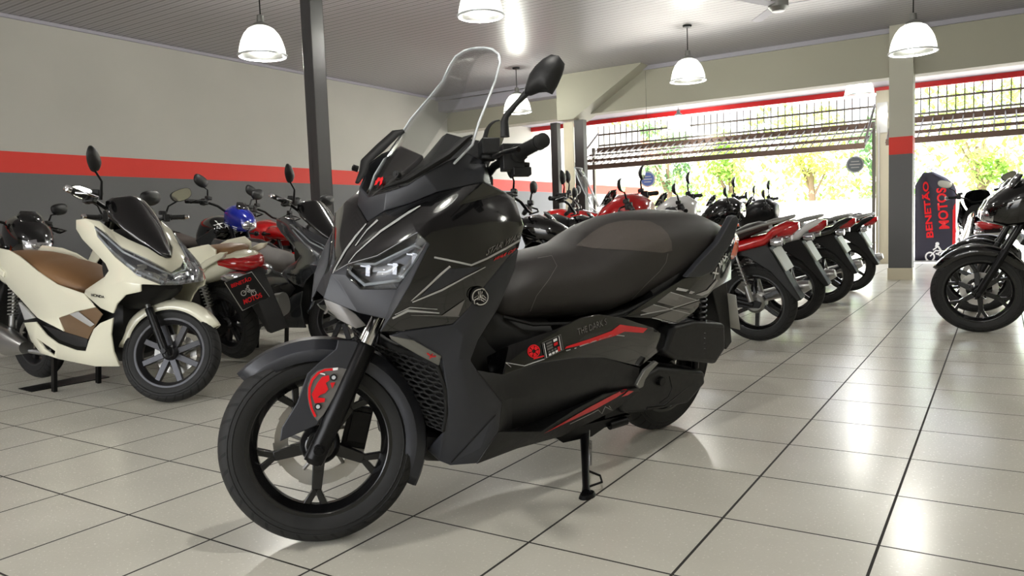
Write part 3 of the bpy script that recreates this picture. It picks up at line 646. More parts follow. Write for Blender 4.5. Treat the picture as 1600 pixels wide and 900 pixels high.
# headlights: reflector bowls behind clear lenses, a light guide in each
for sg in (1, -1):
    def q(k, back=0):
        p = P[k].copy(); p.y *= sg; p.x -= back; p.y -= sg*back*.6; return p
    b = MB(); ks = ['h0', 'h1', 'h2', 'h3', 'l3', 'l2', 'l1', 'l0']; n = 8
    b.add([q(k) for k in ks]+[q(k, .03) for k in ks], [(i, (i+1) % n, n+(i+1) % n, n+i) for i in range(n)]+[(8, 9, 14, 15), (9, 10, 13, 14), (10, 11, 12, 13)])
    hl = b.build('headlight', 'lampdark', hero, smooth=20)
    b = MB(); b.add([q(k) for k in ks], [(0, 1, 6, 7), (1, 2, 5, 6), (2, 3, 4, 5)]); b.build('lens', 'lens', hl, smooth=60, solid=.002)
    def mixp(wt, back):
        s = sum(wt.values()); v = Vector((0, 0, 0))
        for k, w in wt.items(): v += q(k, back)*(w/s)
        return v
    b = MB()
    b.tube([mixp({'h0': .7, 'l0': .3, 'h1': .05}, .012), mixp({'h0': .3, 'l0': .7}, .012), mixp({'l1': 1, 'h1': .12}, .012), mixp({'l2': 1, 'h2': .1, 'h1': .1}, .012), mixp({'l3': 1, 'l2': .35, 'h2': .15}, .012), mixp({'h3': 1, 'l3': .2, 'h2': .15}, .012)], .0045, 8)
    b.tube([mixp({'h0': .8, 'h1': .15, 'l0': .1}, .012), mixp({'h1': .75, 'l1': .25}, .012), mixp({'h2': .55, 'h1': .12, 'l3': .4}, .012), mixp({'h3': .6, 'l3': .5}, .012)], .0035, 8)
    b.build('light_guide', 'drl', hl)
    for wt in ({'h1': 1, 'l1': 1, 'h0': .4, 'l0': .2}, {'h1': .8, 'l2': 1.0, 'h2': .2}, {'h2': 1, 'l2': .9, 'l3': .9}):
        b = MB(); c = mixp(wt, .022); b.box(c, (.006, .012, .03), Matrix.Rotation(sg*.6, 3, 'Z')); b.box(c+Vector((.006, 0, .012)), (.01, .03, .004), Matrix.Rotation(sg*.6, 3, 'Z'))
        b.build('reflector', 'reflector', hl)
# inner structure so that nothing shows through
b = MB()
b.hull([(1.43, .76, .86, .02), (1.38, .70, .90, .10), (1.30, .62, .94, .16), (1.18, .56, .965, .19), (1.06, .55, .94, .16)], 16)
b.hull([(1.19, .16, .62, .12), (1.12, .16, .62, .16), (.95, .2, .56, .13), (.7, .24, .56, .15), (.45, .3, .58, .15), (.2, .34, .6, .13)], 16)
b.build('inner_frame', 'dark', hero, smooth=50)
b = MB(); b.hull([(1.12, .50, .60, .06), (1.05, .42, .66, .12), (.93, .40, .62, .145), (.8, .42, .60, .15)], 18); b.build('centre_tunnel', 'plastic', hero, smooth=60)
# honeycomb radiator grille between the leg shields
def gp(u, v):
    E = [P['i2'], P['e2'], P['e3'], P['e4']]; zc = [(1.345, .60), (1.335, .47), (1.315, .39), (1.285, .30)]
    t = v*3; i = min(int(t), 2); f = t-i
    e = E[i].lerp(E[i+1], f); cx = zc[i][0]*(1-f)+zc[i+1][0]*f; cz = e.z
    a = abs(u); return Vector((e.x*a**1.6+(cx+.012)*(1-a**1.6), e.y*u*.97, cz*a+(cz)*(1-a)))
b = MB(); NU, NV = 13, 15
for j in range(NV):
    for i in range(NU):
        cu = -1+(i+.5+(.5 if j % 2 else 0))*2/NU; cv = (j+.5)/NV
        pts = []
        for k in range(6):
            t = PI/6+PI*k/3; uu = cu+math.cos(t)*1.08/NU; vv = cv+math.sin(t)*.62/NV
            if abs(uu) > 1.02 or vv < -.02 or vv > 1.02: continue
            pts.append(gp(max(-1, min(1, uu)), max(0, min(1, vv))))
        for k in range(len(pts)-1): b.tube([pts[k], pts[k+1]], .0036, 5)
b.tube([gp(-1, v/12) for v in range(13)], .006, 6); b.tube([gp(1, v/12) for v in range(13)], .006, 6)
b.build('radiator_grille', 'dark', hero, smooth=60)
b = MB(); b.grid([[gp(u/6, v/6)-Vector((.035, 0, 0)) for u in range(-6, 7)] for v in range(7)]); b.build('radiator', 'dark', hero, solid=.02)
b = MB(); b.hull([(1.30, .22, .30, .10), (1.24, .18, .30, .15), (1.16, .16, .28, .16)], 12); b.build('belly_cover', 'plastic', hero)
# tall clear windscreen: curved sheet
rows = []
for z, xe, w, xc in ((.962, 1.402, .02, 1.417), (.985, 1.375, .06, 1.402), (1.02, 1.325, .12, 1.365), (1.07, 1.262, .165, 1.318), (1.13, 1.206, .18, 1.258), (1.19, 1.176, .165, 1.215), (1.26, 1.126, .14, 1.16), (1.31, 1.093, .125, 1.124), (1.36, 1.073, .117, 1.097), (1.385, 1.066, .10, 1.084), (1.40, 1.062, .066, 1.072), (1.405, 1.062, .03, 1.066)):
    rows.append([Vector((xc-(xc-xe)*abs(s)**1.9, w*s, z)) for s in [k/8 for k in range(-8, 9)]])
b = MB(); b.grid(rows)
ws = b.build('windscreen', 'glass', hero, smooth=180, solid=.004, off=0, sub=1)
edge = [r[0] for r in rows[1:]]+rows[-1][1:-1]+[r[-1] for r in rows[1:]][::-1]
b = MB(); b.tube(edge, .0036, 6); b.build('windscreen_edge', 'drl', ws)
for sg in (1, -1):
    p = B(623, 274, .105); p.y *= sg; b = MB(); b.cyl(p, p+Vector((.014, sg*.006, .004)), .009); b.cyl(p, p+Vector((.016, sg*.006, .004)), .005); b.build('screw', 'blackmetal', ws)
decal('maker_mark', 'red', [[(586, 291), (590, 290), (596, 279), (592, 279)], [(594, 292), (598, 288), (600, 277), (596, 280)], [(588, 284), (600, 280), (600, 282), (588, 287)]], [ws], ws, .004, 'small red mark at the foot of the clear windscreen')
# black trim inside the screen and the cockpit
for sg in (1, -1):
    b = MB()
    pts = [B(600, 293, .07), B(637, 281, .115), B(663, 265, .15), B(699, 243, .168), B(727, 218, .172), B(736, 213, .165)]
    for p in pts: p.y *= sg
    b.tube(pts, [.006, .012, .015, .018, .016, .008], 8, sq=.6)
    b.build('windscreen_trim', 'dark', hero, smooth=60)
b = MB()
b.grid([[Vector((1.30-.5*abs(s)**2*.18, .155*s, 1.0)) for s in (-1, -.5, 0, .5, 1)], [Vector((1.225-.5*abs(s)**2*.2, .15*s, 1.06)) for s in (-1, -.5, 0, .5, 1)], [Vector((1.16-.5*abs(s)**2*.2, .11*s, 1.135+.02*(1-abs(s)))) for s in (-1, -.5, 0, .5, 1)]])
b.build('meter_visor', 'plastic', hero, solid=.008, smooth=60)
b = MB(); b.box((1.12, 0, 1.03), (.10, .22, .06), Matrix.Rotation(R(35), 3, 'Y')); b.hull([(1.22, .98, 1.03, .14), (1.1, .95, 1.0, .15), (1.02, .93, .96, .12)], 14); b.build('instrument_panel', 'dark', hero, bevel=.006)
b = MB(); b.cyl((1.10, 0, 1.065), (1.115, 0, 1.085), .05); b.build('speedometer', 'lens', C.objects['instrument_panel'])
# handlebar group (turned with the fork)
def fs(o): o.matrix_basis = HS.copy(); return o
b = MB()
for s in (1, -1): b.tube([(1.07, s*.0, .985), (1.06, s*.07, .995), (1.03, s*.14, 1.035), (.995, s*.24, 1.045), (.965, s*.375, 1.05)], .0115, 10)
b.box((1.07, 0, .99), (.07, .1, .05))
fs(b.build('handlebar', 'blackmetal', hero, smooth=50)); hb = C.objects['handlebar']
for s in (1, -1):
    e = Vector((.962, s*.385, 1.05)); a = Vector((.99, s*.262, 1.046)); d = (e-a).normalized()
    b = MB(); b.tube([a, a+d*.01, a+d*.012, e-d*.006, e-d*.004, e], [.024, .024, .0175, .0165, .02, .02], 18)
    for k in range(9): b.tube([a+d*(.022+k*.010), a+d*(.026+k*.010)], .0183, 18, cap=False)
    b.tube([e, e+d*.004, e+d*.022, e+d*.025], [.013, .019, .019, .014], 18); b.build('grip', 'rubber', hb, smooth=40)
    b = MB(); c = Vector((1.0, s*.235, 1.04)); b.box(c, (.06, .045, .07)); b.box(c+Vector((-.022, s*.008, -.04)), (.05, .035, .022)); b.box(c+Vector((-.03, 0, .012)), (.02, .03, .03)); b.tube([c+Vector((-.03, s*.01, -.02)), c+Vector((-.045, s*.014, -.022))], .007, 8)
    b.build('switch_box', 'plastic', hb, bevel=.008, seg=3)
    b = MB(); b.tube([(1.03, s*.20, 1.045), (1.052, s*.25, 1.04), (1.045, s*.33, 1.035), (1.02, s*.395, 1.03)], [.006, .0075, .006, .007], 8); b.build('brake_lever', 'blackmetal', hb)
    b = MB(); b.box((1.045, s*.15, 1.085), (.052, .07, .045)); b.cyl((1.05, s*.15, 1.05), (1.045, s*.15, 1.085), .02); b.build('brake_reservoir', 'plastic', hb, bevel=.004)
# mirrors
MO = [(818, 149), (820, 137), (827, 116), (836, 103), (848, 92), (861, 85), (873, 87), (881, 98), (880, 106), (877, 116), (869, 134), (861, 147), (852, 143), (840, 144), (827, 149)]
MN = Vector((.62, .78, 0)).normalized(); MP = Vector((.97, .30, 1.2))
out = [hitp(HMS, x, y, MP, MN) for x, y in MO]
stem = [hit(HMS, 789, 214, 1, .262), hit(HMS, 788, 190, 1, .265), hit(HMS, 791, 181, 1, .268), hitp(HMS, 806, 163, MP-MN*.005, MN), hitp(HMS, 822, 146, MP-MN*.004, MN)]
dy = .0
for s in (1, -1):
    b = MB(); sc = .55; n = len(out); c = sum(out, Vector())/n
    rings = []
    for k, (f, dx) in enumerate(((.0, .034), (.45, .030), (.8, .018), (1.0, .0), (.98, -.012), (.86, -.014))):
        rings.append([c+(p-c)*f+MN*dx*.8 for p in out])
    vs = [v for r in rings for v in r]; vs = [Vector((v.x, v.y*s, v.z)) for v in vs]; m = len(rings)
    b.add(vs, [(i*n+k, i*n+(k+1) % n, (i+1)*n+(k+1) % n, (i+1)*n+k) for i in range(m-1) for k in range(n)])
    mi = fs(b.build('mirror', 'plastic', hero, smooth=45))
    b = MB(); b.add([Vector((v.x, v.y*s, v.z)) for v in [c+(p-c)*.87-MN*.0125 for p in out]], [tuple(range(n))]); b.build('mirror_glass', 'mirrorglass', mi)
    b = MB(); b.tube([Vector((p.x, p.y*s, p.z)) for p in stem], [.013, .011, .0085, .0075, .009], 12); b.build('mirror_stem', 'plastic', mi, smooth=60)
# fork, wheel, fender
AX = Vector((1.54, 0, .2745)); up = Vector((-math.sin(R(26.5)), 0, math.cos(R(26.5))))
for s in (1, -1):
    b = MB(); o = Vector((0, s*.092, 0)); b.tube([AX+o-up*.045, AX+o-up*.03, AX+o+up*.06, AX+o+up*.075, AX+o+up*.30, AX+o+up*.31], [.018, .028, .026, .029, .0275, .024], 20)
    b.box(AX+o+Vector((.008, 0, -.012)), (.05, .035, .05), Matrix.Rotation(R(-26), 3, 'Y')); b.cyl(AX+o+Vector((0, s*.01, 0)), AX+o+Vector((0, s*.03, 0)), .016)
    fl = fs(b.build('fork_leg', 'blackmetal', hero, smooth=45, bevel=.002))
    b = MB(); b.cyl(AX+o+up*.30, AX+o+up*.46, .0185); b.build('fork_tube', 'chrome', fl)
    b = MB(); b.cyl(AX+o+Vector((0, s*.028, 0)), AX+o+Vector((0, s*.04, 0)), .0105, n=6); b.build('axle_nut', 'blackmetal', fl)
b = MB(); b.box(AX+up*.47, (.07, .24, .04), Matrix.Rotation(R(-26), 3, 'Y')); b.cyl(AX+up*.47-Vector((.03, 0, 0)), AX+up*.75-Vector((.03, 0, 0)), .03); fs(b.build('fork_bridge', 'blackmetal', hero, bevel=.005))
wheel(hero, 'front_wheel', 1.54, .2745, .2745, .122, .2, 5, True, 'rim', .134, -1, S=HS, sw=.024, hub=.055, ph=-.2)
b = MB(); b.box(AX+Vector((-.105, -.066, .03)), (.07, .05, .12), Matrix.Rotation(R(-15), 3, 'Y')); b.box(AX+Vector((-.11, -.045, .03)), (.055, .03, .09), Matrix.Rotation(R(-15), 3, 'Y')); b.tube([AX+Vector((-.11, -.07, .09)), AX+Vector((-.16, -.07, .2)), AX+Vector((-.2, -.05, .4))], .005, 8)
fs(b.build('brake_caliper', 'blackmetal', hero, bevel=.008, seg=3))
arc_fender(hero, 'front_fender', 'matte', 1.54, .2745, .287, .08, R(44), R(209), HS, th=.005, crown=.013, taper=.12, facet=True)
W = [(472, 533), (520, 530), (557, 532), (569, 546), (493, 665), (440, 691), (441, 669), (464, 629), (480, 584), (499, 566), (520, 549), (480, 546)]
W = [(528, 531), (557, 532), (570, 546), (496, 664), (437, 690), (440, 668), (464, 629), (480, 584), (499, 566), (525, 545)]
b = MB(); wp = [BS(x, y, .105) for x, y in W]; b.prism([(p.x, p.z) for p in wp], .098, .106); 
fw = fs(b.build('fork_guard', 'matte', hero, bevel=.003, seg=3))
cxy = [(544, 577), (541, 586), (523, 617), (505, 648), (496, 658), (488, 648), (482, 632), (480, 615), (481, 600), (486, 588), (496, 579), (508, 575), (525, 574), (535, 575)]
decal('round_badge', 'greydecal', [cxy], [fw], fw, .002, 'grey round decal cut by the fork, with red shapes and two bolts')
bd = C.objects['round_badge']
decal('badge_print', 'red', [line([(493, 651), (487, 638), (483.5, 622), (483.5, 606), (488, 593), (497, 583), (508, 578), (520, 577)], 3.6)[i] for i in range(7)]+
      [[(487, 616), (496, 598), (503, 589), (514, 586), (515, 594), (509, 598), (513, 608), (508, 614), (500, 617), (496, 621), (508, 622), (507, 628), (492, 630)], [(516, 598), (524, 597), (519, 607)]], [bd, fw], fw, .0035)
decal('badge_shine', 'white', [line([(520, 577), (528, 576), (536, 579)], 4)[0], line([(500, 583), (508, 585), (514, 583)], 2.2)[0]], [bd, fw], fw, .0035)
for x, y in ((521.5, 589.5), (497, 635)):
    p = BS(x, y, .107); b = MB(); b.cyl(p, p+Vector((0, .006, 0)), .0095); b.build('bolt_washer', 'dark', fw)
    b = MB(); b.cyl(p, p+Vector((0, .011, 0)), .0062, .005); b.build('bolt', 'drl', fw)
# seat: pilot and pillion
b = MB()
def sh(x, zb, zt, w, p=2.8): return (x, zb, zt, w, p)
b.hull([sh(1.01, .615, .655, .07), sh(.985, .59, .70, .115, 2.4), sh(.93, .575, .745, .14, 2.3), sh(.86, .57, .775, .155, 2.3), sh(.76, .565, .79, .168, 2.4), sh(.66, .56, .80, .175, 2.5), sh(.60, .56, .815, .175, 2.5), sh(.55, .56, .845, .175, 2.5), sh(.49, .56, .872, .175, 2.5), sh(.40, .575, .897, .172, 2.5), sh(.28, .60, .912, .168, 2.5), sh(.15, .635, .918, .16, 2.5), sh(.02, .67, .915, .15, 2.4), sh(-.09, .71, .90, .135, 2.4), sh(-.18, .76, .875, .11, 2.2), sh(-.225, .79, .85, .07, 2)], 32)
seat = b.build('seat', 'seat', hero, smooth=180)
decal('seat_insert', 'seat2', [[(900, 384), (912, 374), (922, 366), (935, 357), (950, 350), (968, 346), (990, 344), (1015, 346), (1032, 354), (1043, 365), (1049, 378), (1050, 392), (1035, 395), (1000, 392), (960, 390), (925, 388)]], [seat], seat, .0015, 'matt grey insert of the rider seat backrest')
for pts in ([(1043, 396), (1040, 410), (1030, 424), (1010, 443), (990, 464), (972, 484)], [(840, 404), (862, 400), (870, 416), (858, 436), (838, 462), (828, 486)]):
    decal('seam', 'greydecal', line(pts, .9), [seat], seat, .002)
b = MB(); b.tube([(.18, s_*.0+.166, .66) for s_ in (0,)]+[(0.3, .172, .63), (.5, .178, .585), (.7, .178, .572), (.9, .15, .585), (.99, .11, .61)], .006, 6)
b.tube([(.18, -.166, .66), (0.3, -.172, .63), (.5, -.178, .585), (.7, -.178, .572), (.9, -.15, .585), (.99, -.11, .61)], .006, 6); b.build('seat_rim', 'dark', hero)
# rear cowl
Q = {k: B(*v) for k, v in {'A': (976, 495, .19), 'Bb': (1020, 465, .187), 'C': (1067, 436, .178), 'D': (1100, 400, .165), 'E': (1131, 364, .145), 'F': (1152, 368, .11), 'G': (1143, 437, .118), 'H': (1115, 453, .16), 'I': (1085, 488, .187), 'J': (1061, 505, .198), 'K': (1013, 497, .2), 'M': (1060, 470, .203), 'N': (1106, 428, .178), 'O': (1143, 398, .125)}.items()}
rcw = panels(hero, 'rear_cowl', 'gloss', Q, ['A Bb M K', 'K M J', 'Bb C N M', 'M N H I', 'M I J', 'C D N', 'D E O N', 'E F O', 'N O G H'], thick=.008, bevel=.004, smooth=45)
b = MB(); b.hull([(.3, .57, .66, .15), (.1, .58, .76, .155), (-.08, .64, .80, .135), (-.2, .68, .83, .11), (-.29, .68, .83, .08)], 18); b.build('tail_base', 'dark', hero, smooth=60)
b = MB(); b.hull([(-.22, .74, .86, .115, 3), (-.30, .70, .84, .105, 3), (-.35, .70, .80, .07, 3), (-.37, .71, .78, .04, 3)], 18); b.build('tail_light', 'orange', hero, smooth=60)
for s in (1, -1):
    g = [B(*v) for v in ((1069, 433, .18), (1090, 408, .175), (1118, 378, .165), (1140, 338, .15), (1147, 336, .15), (1151, 343, .15), (1143, 372, .15), (1124, 402, .16), (1110, 424, .17), (1092, 432, .178))]
    b = MB(); b.prism([(p.x, p.z) for p in g], [p.y*s+s*.012 for p in g], [p.y*s-s*.014 for p in g]); b.build('grab_rail', 'matte', hero, bevel=.005, seg=3)
rc = [rcw]
decal('graphics', 'greydecal', [[(1047, 456), (1088, 468), (1056, 480), (1026, 472)], [(1020, 476), (1050, 484), (1015, 490), (1000, 486)], [(1058, 482), (1085, 487), (1062, 504), (1020, 496), (1040, 488)], [(1092, 470), (1098, 471), (1090, 483), (1062, 480)]], rc, rcw, .002, 'grey hatched graphic on the rear side cowl')
decal('graphic_lines', 'silver', [[(1055, 453.5), (1058, 449.5), (1075, 453), (1071, 456)], [(1075, 458), (1078, 454), (1085, 456), (1080, 459)], [(1086, 460), (1094, 457), (1104, 453), (1119, 436), (1121, 438), (1106, 458), (1096, 462)]]+line([(1047, 457), (1088, 469)], 1)+line([(1020, 476), (1085, 492)], 1)+line([(1018, 496), (1062, 506)], 1)+line([(1000, 492), (1040, 484), (1092, 468)], 1.4), rc, rcw, .003)
decal('model_lettering', 'white', quad_text('X', (1114, 437), (1124, 425), (1120, 417), (1110, 429), .02, .2)+quad_text('MAX', (1124, 419), (1137, 400), (1134, 395), (1121, 412), .02, .2), rc, rcw, .003)
# rear wheel, engine, cases
wheel(hero, 'rear_wheel', 0, .276, .276, .142, .19, 5, True, 'rim', .12, -1, sw=.024)
ac = [B(*v) for v in ((1038, 552, .2), (1057, 510, .2), (1088, 503, .2), (1138, 507, .2), (1144, 548, .2), (1123, 571, .2), (1060, 564, .2))]
b = MB(); b.prism([(p.x, p.z) for p in ac], .065, [.2, .19, .2, .19, .17, .19, .2]); b.build('air_filter_case', 'plastic', hero, bevel=.018, seg=4)
ac = [B(*v) for v in ((972, 636, .19), (990, 600, .19), (1032, 574, .19), (1106, 582, .19), (1111, 602, .19), (1080, 632, .19), (1010, 645, .19), (980, 650, .19))]
b = MB(); b.prism([(p.x, p.z) for p in ac], .07, [.17, .19, .19, .18, .165, .18, .19, .17]); b.build('transmission_case', 'plastic', hero, bevel=.018, seg=4)
b = MB(); p = B(1034, 596, .195); b.cyl(p+Vector((0, -.02, 0)), p+Vector((0, .006, 0)), .018); b.tube([B(1046, 588, .197), B(1050, 606, .2), B(1044, 620, .2), B(1030, 630, .2)], .0025, 6)
b.box((.33, .05, .25), (.35, .2, .12)); b.cyl((.55, 0, .27), (.68, 0, .27), .07, .06); b.box((.6, .02, .2), (.45, .22, .05)); b.hull([(1.0, .19, .28, .12), (.8, .175, .3, .14), (.6, .18, .34, .15), (.42, .22, .38, .14)], 12); b.tube([(.3, .17, .2), (.2, .175, .19), (.05, .17, .24)], .008, 8)
b.build('engine', 'blackmetal', hero, bevel=.006)
b = MB(); a1 = B(952, 665, .15); a2 = B(978, 657, .16); b.cyl(a1, a2, .016); sb = [B(*v) for v in ((868, 684, .15), (898, 668, .15), (950, 655, .15), (985, 648, .15), (980, 660, .15), (945, 668, .15), (925, 682, .15), (880, 692, .15))]; b.prism([(p.x, p.z) for p in sb], .06, .15); b.build('stand_pivot', 'blackmetal', hero)
b = MB(); b.tube([(.0, -.15, .32), (.3, -.17, .22), (.55, -.12, .19), (.7, -.05, .3)], .025, 12); b.hull([(.25, .17, .29, .05, 2, -.17), (.2, .17, .34, .06, 2, -.18), (-.25, .25, .45, .065, 2, -.2), (-.34, .28, .46, .05, 2, -.2)], 16); b.build('exhaust', 'plastic', hero)
b = MB(); pc = [B(*v) for v in ((1025, 566, .212), (1021, 563, .212), (1004, 577, .212), (994, 594, .212), (991, 601, .212), (995, 606, .212), (1001, 603, .212), (1004, 592, .212), (1012, 580, .212))]
b.prism([(p.x, p.z) for p in pc], .21, .225); b.build('passenger_footrest', 'alu', hero, bevel=.003)
for s in (1, -1):
    b = MB(); b.cyl((-.02, s*.15, .3), (.02, s*.15, .62), .014); 
    for k in range(11): b.tube([Vector((-.02+.04*t+.034*math.cos(a), s*.15+.034*math.sin(a), .36+.24*t)) for t, a in [((k+j/8)/11, 2*PI*j/8) for j in range(9)]], .0045, 5, cap=False)
    b.build('shock_absorber', 'blackmetal', hero)
b = MB(); b.prism([(-.10, .66), (-.30, .66), (-.42, .33), (-.38, .30), (-.22, .58), (-.1, .6)], -.06, .06); b.build('rear_mudguard', 'plastic', hero, bevel=.005)
b = MB(); pp = [Vector((-.345, 0, .52)), Vector((-.415, 0, .36))]; b.add([(-.335, -.1, .56), (-.335, .1, .56), (-.405, .1, .40), (-.405, -.1, .40)], [(0, 1, 2, 3)]); b.build('number_plate', 'plate', hero, solid=.004)
# side stand: foot rests on the floor
HI = HM.inverted()
foot = HI @ Vector((CAM+ray(916, 770)*((.012-CAM.z)/ray(916, 770).z))); top = B(913, 680, .14)
b = MB(); b.tube([top, top.lerp(foot, .5), top.lerp(foot, .9), foot], [.016, .013, .012, .015], 12)
fw0 = HM @ foot; b2 = HI
def wl(dx, dy, dz): return HI @ (Vector((fw0.x, fw0.y, 0))+Vector((dx, dy, dz)))
n = 14; ring = [(.03*math.cos(2*PI*k/n)*.8+.004, .04*math.sin(2*PI*k/n)) for k in range(n)]
b.add([wl(x, y, .001) for x, y in ring]+[wl(x*.8, y*.8, .012) for x, y in ring], [tuple(range(n))[::-1], tuple(range(n, 2*n))]+[(i, (i+1) % n, n+(i+1) % n, n+i) for i in range(n)])
b.tube([top.lerp(foot, .62)+Vector((0, .012, 0)), top.lerp(foot, .7)+Vector((-.05, .02, -.01)), top.lerp(foot, .86)+Vector((-.055, .02, 0)), top.lerp(foot, .92)], .004, 6)
st = b.build('side_stand', 'blackmetal', hero, smooth=50)
b = MB(); q0 = B(921, 672, .15); q1 = B(921, 727, .2); d = q1-q0
a = Vector((1, 0, 0)); cpts = []
for k in range(161):
    t = k/160; ang = 2*PI*20*t; cpts.append(q0+d*(.3+.7*t)+Vector((math.cos(ang)*.0075, math.sin(ang)*.0075, 0)))
b.tube(cpts, .0018, 5); b.tube([q0, q0+d*.3], .002, 6); b.build('spring', 'steel', st)
# decals on the front cowl
cw = [cowl]
decal('pin_stripes', 'silver', line([(678, 402), (700, 406.5), (736, 414), (760, 404), (790, 388), (812, 375)], 3)+line([(703, 416), (690, 427), (664, 451), (642, 470)], [3, 3.4, 3, 1.4])+line([(758, 417), (725, 434), (690, 453), (644, 472)], [1.2, 2, 3, 2])
      +line([(657, 322), (640, 332), (622, 344), (595, 362), (572, 382), (556, 397), (545, 411)], [1, 3.2, 3.4, 2.6, 2, 1.5, 1])+line([(613, 497), (637, 485), (686, 489)], [3, 4, 1.6])+line([(617, 491), (640, 480), (683, 483)], [1, 1.5, 1])
      +line([(573, 350), (556, 370), (540, 392), (520, 427)], [1.8, 3.2, 3, 1.2])+line([(591, 344), (574, 360), (556, 384)], [3, 2, 1]), cw, cowl, .002, 'silver pin stripes on the gloss black cowl')
decal('side_flash', 'greydecal', [[(697, 488), (726, 468), (716, 493), (690, 493)]]+line([(642, 492), (717, 494)], 1.4), cw, cowl, .002)
decal('hood_tint', 'matte', [[(700, 420), (752, 417), (690, 450), (655, 465)]], cw, cowl, .0012)
decal('lettering', 'greydecal', quad_text('STAR WARS', (758, 400), (817, 370), (819, 360), (761, 389), .015, .3), cw, cowl, .002, 'grey outlined lettering above the silver stripe')
decal('red_lettering', 'red', quad_text('WAR OF S', (770, 408), (810, 391), (811, 385), (774, 402), .02, .3), cw, cowl, .002, 'small red lettering below the silver stripe')
decal('badge_plate', 'dark', [circ2(748, 463, 14.5, 15.5, 24)], [cowl, shield], shield, .004)
eb = [C.objects['badge_plate'], cowl, shield]
em = ring2(748, 463, 11, 12.8, 28)
for k in range(3):
    a = PI/2+2*PI*k/3
    def pr(u, v): return (748+u*math.cos(a)-v*math.sin(a), 463-(u*math.sin(a)+v*math.cos(a)))
    em += [[pr(-2, -.7), pr(-2, .7), pr(9.8, .7), pr(9.8, -.7)], [pr(2.2, -3.4), pr(2.2, 3.4), pr(3.4, 3.4), pr(3.4, -3.4)], [pr(2.6, 2.3), pr(2.6, 3.6), pr(8.6, 3.6), pr(8.6, 2.3)], [pr(2.6, -3.6), pr(2.6, -2.3), pr(8.6, -2.3), pr(8.6, -3.6)]]
decal('emblem', 'chrome', em, eb, shield, .007, 'chrome round emblem of three tuning forks')
decal('signal_mark', 'red', line([(667, 551), (674, 557), (681, 556)], 2.2)+line([(671, 560), (676, 552)], 1.6), [C.objects['turn_signal']], C.objects['turn_signal'], .002)
# decals on the side panel
sp = [sidep]
decal('red_stripe', 'red', [[(882, 545), (884, 541.5), (925, 528), (955, 517), (968, 507), (1011, 513), (1004, 520), (975, 518), (962, 524), (925, 535)]]+line([(833, 561), (850, 556)], 2.2), sp, sidep, .002, 'broad red stripe along the gloss side panel')
decal('thin_stripe', 'silver', line([(790, 567), (798, 574)], 1.2)+line([(790, 567), (819, 572), (850, 561)], 1.5)+line([(905, 541), (958, 523), (975, 525)], 1.5)+line([(884, 548), (891, 546)], 1.4)+line([(897, 544.5), (900, 543.5)], 1.4), sp, sidep, .002)
em = ring2(833.5, 549, 8.6, 10.4, 28, sx=.95, rot=.2)
for k in range(6):
    a = PI*k/3+.5; em += ring2(833.5, 549, 3, 8.2, 4, a+.1, a+PI/3-.1, sx=.95, rot=.2)
decal('cog_emblem', 'red', em, sp, sidep, .002, 'red cog-shaped round decal')
def cp(u, v): return (846+u*.78*25+v*4.2, 536.5-u*9.5+v*24.5)
def rq(u0, v0, u1, v1): return [cp(u0, v0), cp(u1, v0), cp(u1, v1), cp(u0, v1)]
decal('panel_decal', 'dark', [rq(0, 0, 1.5, 1)], sp, sidep, .002, 'decal of a small square control panel with white and red keys')
pd = [C.objects['panel_decal'], sidep]
decal('panel_white_keys', 'white', [rq(.86, .1, 1.15, .26)]+[rq(.35+.26*k, .82, .54+.26*k, .95) for k in range(3)]+[rq(.12, .08, .17, .98), rq(1.3, .05, 1.35, .95)], pd, sidep, .0035)
decal('panel_grey_keys', 'greydecal', [rq(.3, .12+.17*k, .74, .24+.17*k) for k in range(3)]+[rq(.35+.24*k, .66, .5+.24*k, .76) for k in range(3)]+[rq(0, 0, .04, 1), rq(0, 0, 1.5, .03), rq(1.46, 0, 1.5, 1), rq(0, .97, 1.5, 1)], pd, sidep, .0035)
decal('panel_red_keys', 'red', [rq(.86, .34, 1.15, .52), rq(1.08, .66, 1.25, .95)], pd, sidep, .0035)
decal('faint_lettering', 'greydecal', quad_text('THE DARK S', (903, 524), (948, 507), (947, 497), (901, 514), 0, 0), sp, sidep, .0014)
decal('lower_red_stripe', 'red', [[(849, 677), (868, 666), (920, 636), (960, 615), (974, 608.5), (980, 609), (962, 621), (930, 639), (885, 660)], [(970, 620), (982, 610), (990, 610.5), (980, 617)]], [low, C.objects['floor_side']], low, .002, 'long red wedge stripe on the lower fairing')
decal('lower_thin_stripe', 'silver', line([(925, 645), (934, 640), (940, 646), (945, 635), (958, 642), (951, 634)], 1)+line([(890, 662), (925, 645)], .8), [low], low, .002)
decal('shield_facet', 'matte', [[(774, 650), (772, 676), (757, 697), (708, 721)]], [shield], shield, .001)
decal('facet_line', 'dark', line([(774, 648), (740, 685), (705, 722)], 1.6), [shield], shield, .002)
# ================================================================== the smaller scooters (one model, four of them)
def kids(o): return [c for c in C.objects if c.parent == o]
STEERED = ('front_wheel', 'fork_leg', 'front_fender', 'handlebar', 'mirror')
def copy_bike(src, M, label, cat, group, S=None, recol=None, skip=()):
    r = src.copy(); C.objects.link(r); r.matrix_world = M; r['label'] = label; r['category'] = cat
    if group: r['group'] = group
    elif 'group' in r: del r['group']
    for ch in kids(src):
        base = ch.name.split('.')[0]
        if base in skip: continue
        c = ch.copy(); C.objects.link(c); c.parent = r
        if S is not None and base in STEERED: c.matrix_basis = S.copy()
        col(c, base, recol)
        for g in kids(ch):
            if g.name.split('.')[0] in skip: continue
            d = g.copy(); C.objects.link(d); d.parent = c; col(d, g.name.split('.')[0], recol)
    return r
def col(o, base, recol):
    if recol and base in recol:
        sl = o.material_slots[0]; sl.link = 'OBJECT'; sl.material = G[recol[base]]
